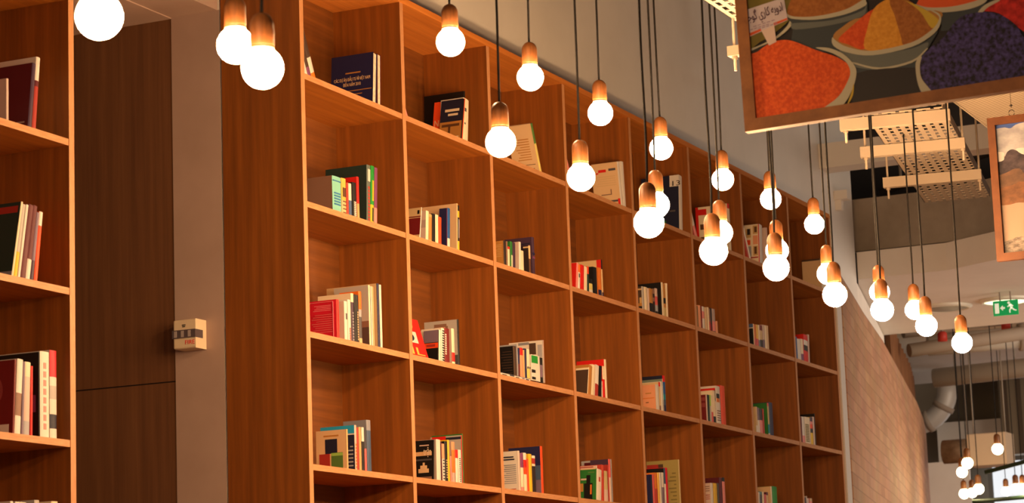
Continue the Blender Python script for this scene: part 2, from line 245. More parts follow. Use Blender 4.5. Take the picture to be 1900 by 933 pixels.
# ------------------------------------------------------------------ books
BOOKS = [
["thin white booklet, leftmost on top shelf, first column of long bookcase","books on the top shelf, first column",0.0969,0.0231,0.03,0.2,0.12,-26.0,"W","W","s",[],[],[],"",4.2267],
["thin gilt-edged green booklet, second from left on top shelf, first column of long bookcase","books on the top shelf, first column",0.1241,0.0282,0.03,0.2,0.2,-26.0,"G2","A","s",[[0,0.25,"V"],[0.25,1,"F2"]],[],[],"",4.2267],
["thin booklet with orange foot, third from left on top shelf, first column of long bookcase","books on the top shelf, first column",0.1574,0.0351,0.03,0.2,0.25,-26.0,"F","F","s",[[0,0.12,"O"],[0.12,0.4,"W"],[0.4,1,"F2"]],[],[],"",4.2267],
["dark navy book with printed cover, fourth on top shelf, first column of bookcase","books on the top shelf, first column",0.719,0.0366,0.03,0.2208,0.2537,5.0,"N","N","p",[],[],[],"invest",4.2267],
["thin maroon-edged white book, rightmost on top shelf, first column of long bookcase","books on the top shelf, first column",0.7685,0.035,0.03,0.2,0.2554,3.0,"M","M","p",[],[],[],"",4.2267],
["thick grey-backed turquoise book, leftmost on second shelf, first column of long bookcase","books on the second shelf, first column",0.3181,0.0799,0.03,0.136,0.167,0.0,"BR","T","s",[],[],[[0.06,0.94,0.86,0.89,"B"],[0.15,0.85,0.22,0.26,"B"],[0.15,0.85,0.295,0.335,"B"],[0.15,0.85,0.37,0.41,"B"],[0.15,0.85,0.445,0.485,"B"],[0.15,0.85,0.52,0.56,"B"]],"",3.6567],
["yellow book with dark spine lettering, second on second shelf, first column of bookcase","books on the second shelf, first column",0.4022,0.0421,0.03,0.1123,0.1701,0.0,"Y2","Y2","s",[[0,0.4,"H"],[0.4,1,"Y2"]],[],[[0.2,0.8,0.5,0.75,"F"],[0.2,0.8,0.06,0.09,"F"],[0.2,0.8,0.16,0.19,"F"],[0.2,0.8,0.26,0.29,"F"],[0.2,0.8,0.36,0.39,"F"]],"",3.6567],
["thin brick red book, third from left on second shelf, first column of long bookcase","books on the second shelf, first column",0.4471,0.0198,0.03,0.11,0.1564,0.0,"R2","R2","s",[],[],[],"",3.6567],
["slim book with white and blue spine, fourth on second shelf, first column of bookcase","books on the second shelf, first column",0.4697,0.027,0.03,0.11,0.1568,0.0,"W","W","s",[[0,0.5,"B3"],[0.5,1,"W"]],[],[],"",3.6567],
["black book with white spine lettering, fifth on second shelf, first column of bookcase","books on the second shelf, first column",0.5052,0.0378,0.03,0.1108,0.1679,0.0,"K","K","s",[],[],[[0.25,0.75,0.04,0.075,"W"],[0.25,0.75,0.09,0.125,"W"],[0.25,0.75,0.14,0.175,"W"],[0.25,0.75,0.19,0.225,"W"],[0.25,0.75,0.24,0.275,"W"],[0.25,0.75,0.29,0.325,"W"],[0.25,0.75,0.34,0.375,"W"],[0.25,0.75,0.39,0.425,"W"],[0.25,0.75,0.44,0.475,"W"]],"",3.6567],
["thin red book with tan foot, sixth on second shelf, first column of bookcase","books on the second shelf, first column",0.5481,0.0215,0.03,0.1321,0.2002,0.0,"R","R","s",[[0,0.38,"A"],[0.38,1,"R"]],[],[],"",3.6567],
["tall dark green hardback, seventh from left on second shelf, first column of long bookcase","books on the second shelf, first column",0.6369,0.035,0.03,0.2183,0.273,3.0,"G3","G4","s",[],[],[[0.2,0.8,0.72,0.93,"W"],[0.25,0.7,0.05,0.09,"R2"],[0.25,0.7,0.11,0.15,"R2"],[0.25,0.7,0.17,0.21,"R2"],[0.25,0.7,0.23,0.27,"R2"],[0.25,0.7,0.29,0.33,"R2"],[0.25,0.7,0.35,0.39,"R2"],[0.25,0.7,0.41,0.45,"R2"],[0.25,0.7,0.47,0.51,"R2"],[0.25,0.7,0.53,0.57,"R2"],[0.25,0.7,0.59,0.63,"R2"]],"",3.6567],
["tall bright green book with yellow foot, eighth on second shelf, first column of bookcase","books on the second shelf, first column",0.6741,0.0323,0.03,0.1822,0.2761,4.0,"L","L","s",[[0,0.33,"Y"],[0.33,1,"L"]],[],[[0.3,0.7,0.05,0.28,"G2"],[0.3,0.7,0.4,0.75,"Y"]],"",3.6567],
["floppy purple magazine, rightmost on second shelf, first column of long bookcase","books on the second shelf, first column",0.7093,0.0295,0.03,0.1804,0.2734,4.0,"V","V","s",[[0,0.3,"P"],[0.3,1,"V"]],[],[],"",3.6567],
["thin white booklet slumped by side panel, leftmost on third shelf, first column of long bookcase","books on the third shelf, first column",0.0812,0.0091,0.032,0.15,0.13,-22.23,"W","W","s",[],[],[],"",3.0867],
["crimson hardback with pale framed blurb, second on third shelf, first column of bookcase","books on the third shelf, first column",0.3275,0.0245,0.03,0.141,0.1795,0.0,"C","R","s",[],[[0.2,0.85,0.74,0.754,"C3"],[0.2,0.8,0.78,0.794,"C3"],[0.2,0.73,0.82,0.834,"C3"],[0.2,0.8,0.86,0.874,"C3"],[0.15,0.9,0.2,0.219,"C2"],[0.15,0.85,0.253,0.272,"C2"],[0.15,0.78,0.307,0.325,"C2"],[0.15,0.85,0.36,0.379,"C2"],[0.15,0.9,0.413,0.432,"C2"],[0.15,0.73,0.467,0.485,"C2"],[0.15,0.9,0.52,0.539,"C2"],[0.15,0.85,0.573,0.592,"C2"],[0.15,0.78,0.627,0.645,"C2"],[0.1,0.12,0.05,0.95,"C3"],[0.12,0.95,0.95,0.96,"C3"]],[],"",3.0867],
["white book with dark spine mark, third on third shelf, first column of bookcase","books on the third shelf, first column",0.3997,0.03,0.03,0.1,0.18,0.0,"P2","W","s",[],[],[[0.3,0.7,0.55,0.7,"D"]],"",3.0867],
["white book with red spine foot, fourth on third shelf, first column of bookcase","books on the third shelf, first column",0.4327,0.0272,0.03,0.1263,0.1914,0.0,"W","W","s",[],[],[[0.3,0.7,0.03,0.055,"R"],[0.3,0.7,0.07,0.095,"R"],[0.3,0.7,0.11,0.135,"R"],[0.3,0.7,0.15,0.175,"R"],[0.3,0.7,0.19,0.215,"R"],[0.3,0.7,0.23,0.255,"R"],[0.3,0.7,0.27,0.295,"R"],[0.3,0.7,0.31,0.335,"R"]],"",3.0867],
["cream-backed book with purple-black spine, fifth from left on third shelf, first column of long bookcase","books on the third shelf, first column",0.4644,0.0258,0.03,0.1712,0.2239,0.0,"I","N","s",[[0,0.82,"V2"],[0.82,1,"I"]],[],[[0.3,0.7,0.05,0.08,"S2"],[0.3,0.7,0.11,0.14,"S2"],[0.3,0.7,0.17,0.2,"S2"],[0.3,0.7,0.23,0.26,"S2"],[0.3,0.7,0.29,0.32,"S2"],[0.3,0.7,0.35,0.38,"S2"],[0.3,0.7,0.41,0.44,"S2"],[0.3,0.7,0.47,0.5,"S2"],[0.3,0.7,0.53,0.56,"S2"],[0.3,0.7,0.59,0.62,"S2"]],"",3.0867],
["slim black book, sixth from left on third shelf, first column of long bookcase","books on the third shelf, first column",0.4933,0.0152,0.03,0.1465,0.222,0.0,"K","K","s",[],[],[],"",3.0867],
["black book with worn lettering, seventh from left on third shelf, first column of long bookcase","books on the third shelf, first column",0.5115,0.0229,0.03,0.1468,0.2225,0.0,"K","K","s",[],[],[[0.3,0.7,0.08,0.11,"A2"],[0.3,0.7,0.13,0.16,"A2"],[0.3,0.7,0.18,0.21,"A2"],[0.3,0.7,0.23,0.26,"A2"],[0.3,0.7,0.28,0.31,"A2"],[0.3,0.7,0.33,0.36,"A2"],[0.3,0.7,0.38,0.41,"A2"],[0.3,0.7,0.43,0.46,"A2"],[0.3,0.7,0.48,0.51,"A2"],[0.3,0.7,0.53,0.56,"A2"],[0.3,0.7,0.58,0.61,"A2"],[0.3,0.7,0.63,0.66,"A2"]],"",3.0867],
["orange-topped book with grey band, eighth from left on third shelf, first column of long bookcase","books on the third shelf, first column",0.5383,0.0269,0.03,0.1,0.2424,0.0,"O","O","s",[[0,0.12,"H"],[0.12,0.52,"D"],[0.52,0.66,"S2"],[0.66,1,"O"]],[],[],"",3.0867],
["tall grey picture book, ninth from left on third shelf, first column of long bookcase","books on the third shelf, first column",0.6332,0.0156,0.03,0.1796,0.2823,0.0,"Q","I","s",[],[[0,1,0.0,0.32,"F3"],[0,1,0.32,0.42,"BR"]],[],"",3.0867],
["tall thin white book, tenth from left on third shelf, first column of long bookcase","books on the third shelf, first column",0.6535,0.0109,0.03,0.1844,0.2794,0.0,"W","W","s",[],[],[],"",3.0867],
["tall thin cream book, eleventh from left on third shelf, first column of long bookcase","books on the third shelf, first column",0.6675,0.0125,0.03,0.1843,0.2793,0.0,"A2","A2","s",[],[],[],"",3.0867],
["tall navy book with cream cover, twelfth on third shelf, first column of bookcase","books on the third shelf, first column",0.717,0.0213,0.03,0.2634,0.3007,0.0,"A2","N","s",[],[],[],"",3.0867],
["tall wide white book, rightmost on third shelf, first column of long bookcase","books on the third shelf, first column",0.7407,0.0198,0.03,0.1968,0.2981,0.0,"W","W","s",[],[],[],"",3.0867],
["cream picture book with red and green squares, leftmost on fourth shelf, first column of bookcase","books on the fourth shelf, first column",0.3884,0.014,0.03,0.1544,0.178,0.0,"H2","A","s",[],[[0.25,0.75,0.84,0.88,"A3"],[0.3,0.7,0.42,0.78,"N2"],[0.55,0.9,0.02,0.42,"R3"],[0.12,0.5,0.0,0.44,"G5"],[0.12,0.5,0.36,0.43,"L2"],[0.6,0.88,0.06,0.12,"V"]],[],"",2.5167],
["dark book with sky blue top, second on fourth shelf, first column of bookcase","books on the fourth shelf, first column",0.4666,0.0168,0.03,0.1746,0.2023,0.0,"N3","P2","s",[],[[0,1,0.82,1,"S"],[0,1,0.79,0.82,"W"],[0.05,0.3,0.1,0.129,"S2"],[0.05,0.25,0.183,0.213,"S2"],[0.05,0.18,0.267,0.296,"S2"],[0.05,0.25,0.35,0.379,"S2"],[0.05,0.3,0.433,0.463,"S2"],[0.05,0.13,0.517,0.546,"S2"]],[[0.25,0.75,0.05,0.1,"O"],[0.25,0.75,0.12,0.17,"O"],[0.25,0.75,0.19,0.24,"O"],[0.25,0.75,0.26,0.31,"O"],[0.25,0.75,0.33,0.38,"O"],[0.25,0.75,0.4,0.45,"O"],[0.25,0.75,0.47,0.52,"O"],[0.25,0.75,0.54,0.59,"O"]],"",2.5167],
["brick red book, third from left on fourth shelf, first column of long bookcase","books on the fourth shelf, first column",0.4859,0.0194,0.03,0.1274,0.193,0.0,"R3","R3","s",[],[],[],"",2.5167],
["tan book, fourth from left on fourth shelf, first column of long bookcase","books on the fourth shelf, first column",0.508,0.0202,0.03,0.1299,0.1969,0.0,"A","A","s",[],[],[],"",2.5167],
["black-footed white book, fifth from left on fourth shelf, first column of long bookcase","books on the fourth shelf, first column",0.5333,0.0229,0.03,0.1304,0.1976,0.0,"K","K","s",[[0,0.68,"K"],[0.68,1,"W"]],[],[],"",2.5167],
["short pinkish-red book, sixth from left on fourth shelf, first column of long bookcase","books on the fourth shelf, first column",0.5582,0.019,0.03,0.11,0.104,0.0,"C2","C2","s",[],[],[],"",2.5167],
["tall slate blue hardback, rightmost on fourth shelf, first column of long bookcase","books on the fourth shelf, first column",0.5811,0.0409,0.03,0.1202,0.2345,0.0,"Q2","B4","s",[[0,0.8,"B4"],[0.8,1,"Q2"]],[],[],"",2.5167],
["pink magazine half hidden, leftmost on top shelf, second column of long bookcase","books on the top shelf, second column",1.1389,0.0209,0.06,0.2,0.26,-31.72,"P","P","s",[[0,0.3,"P"],[0.3,1,"W"]],[],[],"",4.2267],
["dark paperback with gold lower cover, second on top shelf, second column of bookcase","books on the top shelf, second column",1.6544,0.012,0.03,0.1242,0.2312,13.0,"N2","K","s",[],[[0,1,0,0.48,"A3"],[0.15,0.8,0.72,0.78,"I"],[0.2,0.65,0.62,0.67,"I"],[0.1,0.9,0.36,0.42,"F"],[0.5,0.6,0.1,0.42,"F"],[0.1,0.35,0.05,0.12,"I"],[0.6,0.9,0.05,0.1,"F"]],[],"",4.2267],
["orange book with white lettering, third from left on top shelf, second column of long bookcase","books on the top shelf, second column",1.6689,0.0077,0.03,0.1695,0.2326,12.0,"O2","O2","s",[],[],[],"NH",4.2267],
["white book with cream pages, fourth from left on top shelf, second column of long bookcase","books on the top shelf, second column",1.6818,0.0604,0.03,0.13,0.228,7.0,"W","I","s",[],[],[[0.2,0.5,0.7,0.78,"D"],[0.2,0.4,0.4,0.44,"D"]],"",4.2267],
["large black folder against the divider, fifth on top shelf, second column of bookcase","books on the top shelf, second column",1.8498,0.0148,0.1,0.2278,0.306,2.0,"K","K","s",[],[],[],"",4.2267],
["tan board behind the black folder, rightmost on top shelf, second column of long bookcase","books on the top shelf, second column",1.9211,0.0052,0.2,0.1,0.262,2.0,"A","A","s",[],[],[],"",4.2267],
["maroon book with cream cover band, leftmost on second shelf, second column of long bookcase","books on the second shelf, second column",1.1647,0.008,0.03,0.0798,0.1622,11.0,"M2","W","s",[],[[0,1,0.74,1,"A2"],[0.1,0.25,0.8,0.92,"K"],[0,1,0,0.15,"A2"],[0,1,0.68,0.7,"A2"]],[],"",3.6567],
["pale pink book with ivory spine, second on second shelf, second column of bookcase","books on the second shelf, second column",1.2353,0.0305,0.03,0.1,0.152,5.0,"P2","I","s",[],[[0,1,0.45,0.7,"P3"]],[],"",3.6567],
["tan spined book, third from left on second shelf, second column of long bookcase","books on the second shelf, second column",1.2698,0.0313,0.03,0.11,0.1411,4.0,"A3","A","s",[[0,0.1,"A"],[0.1,0.9,"A3"],[0.9,1,"A"]],[],[],"",3.6567],
["black spined book, fourth from left on second shelf, second column of long bookcase","books on the second shelf, second column",1.3066,0.0301,0.03,0.11,0.1489,4.0,"K","K","s",[],[],[],"",3.6567],
["ivory spined book, fifth from left on second shelf, second column of long bookcase","books on the second shelf, second column",1.3409,0.0317,0.03,0.11,0.1493,3.0,"I","I","s",[],[],[],"",3.6567],
["orange-red book, sixth from left on second shelf, second column of long bookcase","books on the second shelf, second column",1.3767,0.0291,0.03,0.11,0.1429,3.0,"O2","O2","s",[],[],[],"",3.6567],
["thick navy book with blue spine, seventh on second shelf, second column of bookcase","books on the second shelf, second column",1.4713,0.0281,0.03,0.048,0.2032,4.0,"N","B2","s",[[0,0.25,"W"],[0.25,1,"B2"]],[[0.0,0.1,0,1,"V"]],[],"",3.6567],
["tall beige-covered book, eighth from left on second shelf, second column of long bookcase","books on the second shelf, second column",1.5701,0.0114,0.03,0.1892,0.2427,4.0,"H2","A2","s",[],[],[],"",3.6567],
["black book with yellow patches, rightmost on second shelf, second column of long bookcase","books on the second shelf, second column",1.5829,0.02,0.03,0.1551,0.235,4.0,"K","K","s",[[0,0.23,"Y"],[0.23,0.74,"K"],[0.74,0.88,"Y"],[0.88,1,"K"]],[],[[0.3,0.7,0.3,0.7,"S2"]],"",3.6567],
["red book with yellow lettering facing out, leftmost on third shelf, second column of long bookcase","books on the third shelf, second column",1.0032,0.2221,0.03,0.03,0.2014,0.0,"R","R","face",[],[],[],"IL",3.0867],
["grey and black paperback with orange band, second on third shelf, second column of bookcase","books on the third shelf, second column",1.3228,0.0071,0.03,0.0783,0.1559,5.0,"K","K","s",[],[[0,1,0.62,1,"V3"],[0,1,0.44,0.6,"O2"],[0.2,0.8,0.48,0.56,"R3"]],[],"",3.0867],
["white spined paperback, third from left on third shelf, second column of long bookcase","books on the third shelf, second column",1.3328,0.0286,0.03,0.11,0.1565,4.0,"W","W","s",[],[],[],"",3.0867],
["black and white speckled book, fourth from left on third shelf, second column of long bookcase","books on the third shelf, second column",1.3657,0.0316,0.03,0.1114,0.1688,3.0,"W","W","s",[],[],[[0.2,0.8,0.06,0.1,"K"],[0.2,0.8,0.13,0.17,"K"],[0.2,0.8,0.2,0.24,"K"],[0.2,0.8,0.27,0.31,"K"],[0.2,0.8,0.34,0.38,"K"],[0.2,0.8,0.41,0.45,"K"],[0.2,0.8,0.48,0.52,"K"],[0.2,0.8,0.55,0.59,"K"],[0.2,0.8,0.62,0.66,"K"],[0.2,0.8,0.69,0.73,"K"],[0.2,0.8,0.76,0.8,"K"],[0.2,0.8,0.83,0.87,"K"],[0.2,0.8,0.9,0.94,"K"]],"",3.0867],
["dark red book with white lettering, fifth on third shelf, second column of bookcase","books on the third shelf, second column",1.4002,0.055,0.03,0.1137,0.1723,2.0,"M2","M2","s",[],[],[[0.08,0.3,0.25,0.29,"W"],[0.08,0.3,0.31,0.35,"W"],[0.08,0.3,0.37,0.41,"W"],[0.08,0.3,0.43,0.47,"W"],[0.08,0.3,0.49,0.53,"W"],[0.08,0.3,0.55,0.59,"W"],[0.08,0.3,0.61,0.65,"W"],[0.08,0.3,0.67,0.71,"W"],[0.08,0.3,0.73,0.77,"W"],[0.08,0.3,0.79,0.83,"W"]],"",3.0867],
["white book with red spine foot, sixth on third shelf, second column of bookcase","books on the third shelf, second column",1.4829,0.0329,0.03,0.1,0.1795,0.0,"P2","I","s",[[0.0,0.1,"I"],[0.1,0.35,"R"],[0.35,1,"I"]],[],[],"",3.0867],
["large pale portrait book with dark spine, rightmost on third shelf, second column of long bookcase","books on the third shelf, second column",1.5503,0.0177,0.03,0.1817,0.2316,0.0,"Q","K","s",[],[[0.32,0.7,0.86,0.93,"BR"],[0.28,0.36,0.74,0.88,"BR"],[0.68,0.74,0.7,0.86,"BR"],[0.36,0.68,0.7,0.86,"H"],[0,0.25,0,0.25,"D"]],[],"",3.0867],
["black novel with pale domed picture on cover, leftmost on fourth shelf, second column of bookcase","books on the fourth shelf, second column",1.2373,0.0054,0.03,0.1007,0.1928,4.0,"K","K","s",[],[[0.25,0.75,0.86,0.89,"P2"],[0.1,0.95,0.62,0.72,"H"],[0.1,0.95,0.5,0.54,"D"],[0.25,0.8,0.2,0.3,"H2"],[0.35,0.7,0.3,0.38,"H2"],[0.47,0.57,0.38,0.45,"H2"],[0.1,0.95,0.02,0.1,"BR"]],[],"novel",2.5167],
["thick white book with grey board, second on fourth shelf, second column of bookcase","books on the fourth shelf, second column",1.2769,0.0439,0.03,0.1,0.1966,1.0,"P3","W","s",[],[],[],"",2.5167],
["thin maroon book, third from left on fourth shelf, second column of long bookcase","books on the fourth shelf, second column",1.3235,0.0109,0.03,0.1254,0.1899,0.0,"M","M","s",[],[],[],"",2.5167],
["thin multicoloured book, fourth from left on fourth shelf, second column of long bookcase","books on the fourth shelf, second column",1.3364,0.03,0.03,0.119,0.1803,0.0,"W","W","s",[[0,0.6,"W"],[0.6,1,"H3"]],[],[[0.2,0.8,0.06,0.1,"D"],[0.2,0.8,0.14,0.18,"D"],[0.2,0.8,0.22,0.26,"D"],[0.2,0.8,0.3,0.34,"D"],[0.2,0.8,0.38,0.42,"D"],[0.2,0.8,0.46,0.5,"D"],[0.2,0.8,0.54,0.58,"D"]],"",2.5167],
["black book with lettered spine, fifth from left on fourth shelf, second column of long bookcase","books on the fourth shelf, second column",1.3691,0.0281,0.03,0.1281,0.1941,0.0,"K","K","s",[],[],[[0.3,0.7,0.1,0.13,"A2"],[0.3,0.7,0.16,0.19,"A2"],[0.3,0.7,0.22,0.25,"A2"],[0.3,0.7,0.28,0.31,"A2"],[0.3,0.7,0.34,0.37,"A2"],[0.3,0.7,0.4,0.43,"A2"],[0.3,0.7,0.46,0.49,"A2"],[0.3,0.7,0.52,0.55,"A2"]],"",2.5167],
["narrow yellow book, sixth from left on fourth shelf, second column of long bookcase","books on the fourth shelf, second column",1.3993,0.0192,0.03,0.1339,0.2029,0.0,"Y","Y","s",[],[],[],"",2.5167],
["thin pink book, seventh from left on fourth shelf, second column of long bookcase","books on the fourth shelf, second column",1.4233,0.0138,0.03,0.11,0.127,0.0,"P","P","s",[],[],[],"",2.5167],
["grey and orange book, eighth from left on fourth shelf, second column of long bookcase","books on the fourth shelf, second column",1.444,0.036,0.03,0.13,0.1969,0.0,"P3","O3","s",[[0,0.25,"P3"],[0.25,0.8,"O3"],[0.8,1,"H3"]],[],[],"",2.5167],
["white book with red spine mark, ninth on fourth shelf, second column of bookcase","books on the fourth shelf, second column",1.4828,0.0293,0.03,0.11,0.1614,0.0,"W","W","s",[[0,0.75,"W"],[0.75,1,"R"]],[],[],"",2.5167],
["ivory speckled book, tenth from left on fourth shelf, second column of long bookcase","books on the fourth shelf, second column",1.5149,0.0308,0.03,0.11,0.1636,0.0,"W","W","s",[],[],[[0.2,0.6,0.06,0.09,"D"],[0.2,0.6,0.12,0.15,"D"],[0.2,0.6,0.18,0.21,"D"],[0.2,0.6,0.24,0.27,"D"],[0.2,0.6,0.3,0.33,"D"],[0.2,0.6,0.36,0.39,"D"],[0.2,0.6,0.42,0.45,"D"],[0.2,0.6,0.48,0.51,"D"],[0.2,0.6,0.54,0.57,"D"],[0.2,0.6,0.6,0.63,"D"],[0.2,0.6,0.66,0.69,"D"],[0.2,0.6,0.72,0.75,"D"]],"",2.5167],
["tall grey and red book, eleventh from left on fourth shelf, second column of long bookcase","books on the fourth shelf, second column",1.6118,0.0071,0.06,0.1673,0.2434,0.0,"Q","R","s",[],[[0,0.5,0.92,0.97,"N2"],[0.5,0.95,0.9,1,"R"]],[],"",2.5167],
["tall thin green book, rightmost on fourth shelf, second column of long bookcase","books on the fourth shelf, second column",1.6217,0.0085,0.06,0.1652,0.2503,0.0,"G","G","s",[],[],[],"",2.5167],
["beige-backed magazine with green and yellow spine, only one on top shelf, third column of bookcase","books on the top shelf, third column",2.6315,0.0257,0.03,0.1495,0.2755,-22.0,"H2","G5","s",[[0,0.6,"Y3"],[0.6,1,"G5"]],[[0.2,0.75,0.3,0.318,"A3"],[0.2,0.7,0.35,0.367,"A3"],[0.2,0.63,0.4,0.417,"A3"],[0.2,0.7,0.45,0.468,"A3"],[0.2,0.75,0.5,0.517,"A3"],[0.2,0.58,0.55,0.567,"A3"],[0.2,0.75,0.6,0.617,"A3"],[0.2,0.7,0.65,0.667,"A3"],[0.2,0.63,0.7,0.718,"A3"],[0.1,0.5,0.2,0.21,"F"],[0.05,0.35,0.06,0.08,"F"],[0.15,0.4,0.12,0.13,"F"]],[],"",4.2267],
["thin white book slumped at the divider, leftmost on second shelf, third column of long bookcase","books on the second shelf, third column",2.0441,0.0225,0.04,0.2,0.2,-22.87,"W","W","s",[[0,0.15,"K"],[0.15,1,"W"]],[],[],"",3.6567],
["ochre book with dark spine, second from left on second shelf, third column of long bookcase","books on the second shelf, third column",2.1261,0.0265,0.03,0.0557,0.1359,1.0,"A3","K2","s",[],[[0.2,0.8,0.4,0.422,"A"],[0.2,0.75,0.463,0.484,"A"],[0.2,0.68,0.525,0.547,"A"],[0.2,0.75,0.588,0.609,"A"],[0.2,0.8,0.65,0.672,"A"],[0.2,0.63,0.713,0.734,"A"],[0.2,0.8,0.775,0.797,"A"],[0.2,0.75,0.838,0.859,"A"]],[],"",3.6567],
["grey-brown book, third from left on second shelf, third column of long bookcase","books on the second shelf, third column",2.1552,0.014,0.03,0.11,0.137,2.0,"BR","BR","s",[],[],[],"",3.6567],
["ivory book with red tip, fourth from left on second shelf, third column of long bookcase","books on the second shelf, third column",2.1717,0.0229,0.03,0.11,0.1116,4.0,"I","I","s",[[0,0.88,"I"],[0.88,1,"R"]],[],[],"",3.6567],
["green book with pale label, fifth from left on second shelf, third column of long bookcase","books on the second shelf, third column",2.2009,0.0281,0.03,0.1,0.1428,4.0,"G","G","s",[],[],[[0.3,0.8,0.05,0.5,"I"]],"",3.6567],
["dark brown book, sixth from left on second shelf, third column of long bookcase","books on the second shelf, third column",2.2329,0.0334,0.03,0.11,0.1429,3.0,"K2","V2","s",[],[],[],"",3.6567],
["thick ivory book, seventh from left on second shelf, third column of long bookcase","books on the second shelf, third column",2.3115,0.0234,0.03,0.1,0.1572,3.0,"P2","W","s",[],[],[],"",3.6567],
["short ivory book, eighth from left on second shelf, third column of long bookcase","books on the second shelf, third column",2.3374,0.0352,0.03,0.11,0.1146,1.0,"I","I","s",[],[],[],"",3.6567],
["black book with tan border, ninth from left on second shelf, third column of long bookcase","books on the second shelf, third column",2.4409,0.0211,0.03,0.0346,0.1559,0.0,"K2","A2","s",[[0,0.55,"F"],[0.55,1,"A2"]],[[0,1,0.92,0.97,"A2"]],[],"",3.6567],
["tall purple-brown hardback, rightmost on second shelf, third column of long bookcase","books on the second shelf, third column",2.482,0.0333,0.03,0.1582,0.2075,0.0,"V2","V2","s",[],[[0.05,0.9,0.5,0.528,"N2"],[0.05,0.85,0.58,0.608,"N2"],[0.05,0.78,0.66,0.688,"N2"],[0.05,0.85,0.74,0.768,"N2"],[0.05,0.9,0.82,0.848,"N2"]],[[0.1,0.9,0.45,0.5,"V"],[0.1,0.9,0.55,0.6,"N"]],"",3.6567],
["magazine lying flat under the standing books, leftmost on third shelf, third column of long bookcase","books on the third shelf, third column",1.9949,0.3593,0.012,0.28,0.014,0.0,"D","W","flat",[],[],[],"",3.0867],
["black lined book with brown spine, second on third shelf, third column of bookcase","books on the third shelf, third column",2.1992,0.0382,0.03,0.0803,0.1551,0.0,"K","F2","s",[],[[0.1,0.9,0.1,0.118,"F2"],[0.1,0.85,0.189,0.207,"F2"],[0.1,0.78,0.278,0.296,"F2"],[0.1,0.85,0.367,0.384,"F2"],[0.1,0.9,0.456,0.473,"F2"],[0.1,0.73,0.544,0.562,"F2"],[0.1,0.9,0.633,0.651,"F2"],[0.1,0.85,0.722,0.74,"F2"],[0.1,0.78,0.811,0.829,"F2"]],[],"",3.1017],
["thin pale grey book, third from left on third shelf, third column of long bookcase","books on the third shelf, third column",2.2402,0.0085,0.03,0.1111,0.1684,0.0,"S2","S2","s",[],[],[],"",3.1017],
["navy and red spined book, fourth from left on third shelf, third column of long bookcase","books on the third shelf, third column",2.2516,0.0228,0.03,0.11,0.1505,2.0,"N","N","s",[[0,0.45,"M"],[0.45,1,"N"]],[],[],"",3.1017],
["peach and red book, fifth from left on third shelf, third column of long bookcase","books on the third shelf, third column",2.2772,0.0372,0.03,0.11,0.1545,2.0,"H3","H3","s",[[0,0.75,"H3"],[0.75,1,"R"]],[],[],"",3.1017],
["tan book, sixth from left on third shelf, third column of long bookcase","books on the third shelf, third column",2.3166,0.0151,0.03,0.11,0.1468,1.0,"A","A","s",[],[],[],"",3.1017],
["navy book, seventh from left on third shelf, third column of long bookcase","books on the third shelf, third column",2.3346,0.0245,0.03,0.11,0.1563,2.0,"N","N","s",[],[],[],"",3.1017],
["ivory and yellow book with black dots, eighth on third shelf, third column of bookcase","books on the third shelf, third column",2.3634,0.0391,0.03,0.11,0.1569,0.0,"I","I","s",[[0,0.35,"Y3"],[0.35,1,"I"]],[],[[0.1,0.35,0.35,0.42,"K"],[0.6,0.9,0.35,0.42,"K"]],"",3.1017],
["thick white binder with green square, ninth on third shelf, third column of bookcase","books on the third shelf, third column",2.4185,0.1116,0.03,0.11,0.1346,0.0,"W","W","s",[],[],[[0.05,0.7,0.68,0.97,"L"],[0.05,0.4,0.3,0.42,"K"],[0.05,0.4,0.04,0.14,"K"]],"",3.1017],
["dark spined book, tenth from left on third shelf, third column of long bookcase","books on the third shelf, third column",2.5331,0.0326,0.03,0.11,0.1297,0.0,"D","D","s",[[0,0.2,"K"],[0.2,0.7,"V3"],[0.7,1,"K"]],[],[],"",3.1017],
["large magazine with white, green and brown cover, rightmost on third shelf, third column of bookcase","books on the third shelf, third column",2.5731,0.0134,0.03,0.1965,0.2254,0.0,"W","P3","s",[],[[0.2,0.4,0.68,0.95,"F2"],[0.4,0.72,0.92,0.98,"Q2"],[0.75,1,0.85,0.96,"G"],[0.02,0.15,0.6,0.9,"S2"]],[],"",3.1017],
["white-backed book with printed blurb, leftmost on fourth shelf, third column of long bookcase","books on the fourth shelf, third column",2.2081,0.0217,0.03,0.0954,0.205,0.0,"W","P2","s",[],[[0.12,0.9,0.2,0.217,"Q2"],[0.12,0.85,0.25,0.268,"Q2"],[0.12,0.78,0.3,0.318,"Q2"],[0.12,0.85,0.35,0.367,"Q2"],[0.12,0.9,0.4,0.417,"Q2"],[0.12,0.73,0.45,0.467,"Q2"],[0.12,0.9,0.5,0.517,"Q2"],[0.12,0.85,0.55,0.567,"Q2"],[0.12,0.78,0.6,0.617,"Q2"],[0.12,0.85,0.65,0.667,"Q2"],[0.25,0.95,0.84,0.87,"N2"],[0.2,0.95,0.78,0.81,"N2"],[0.15,0.6,0.05,0.07,"R3"]],[],"",2.5167],
["book with purple-topped ivory spine, second from left on fourth shelf, third column of long bookcase","books on the fourth shelf, third column",2.2376,0.0359,0.03,0.1296,0.1963,0.0,"I","I","s",[[0,0.12,"P"],[0.12,0.62,"I"],[0.62,1,"V"]],[],[],"",2.5167],
["ivory book with white and red top, third on fourth shelf, third column of bookcase","books on the fourth shelf, third column",2.2766,0.0361,0.03,0.1317,0.1995,0.0,"I","I","s",[[0,0.45,"I"],[0.45,0.62,"O2"],[0.62,0.82,"R"],[0.82,1,"W"]],[],[],"",2.5167],
["orange-red book, fourth from left on fourth shelf, third column of long bookcase","books on the fourth shelf, third column",2.3158,0.0205,0.03,0.1137,0.1722,0.0,"O2","O2","s",[],[],[],"",2.5167],
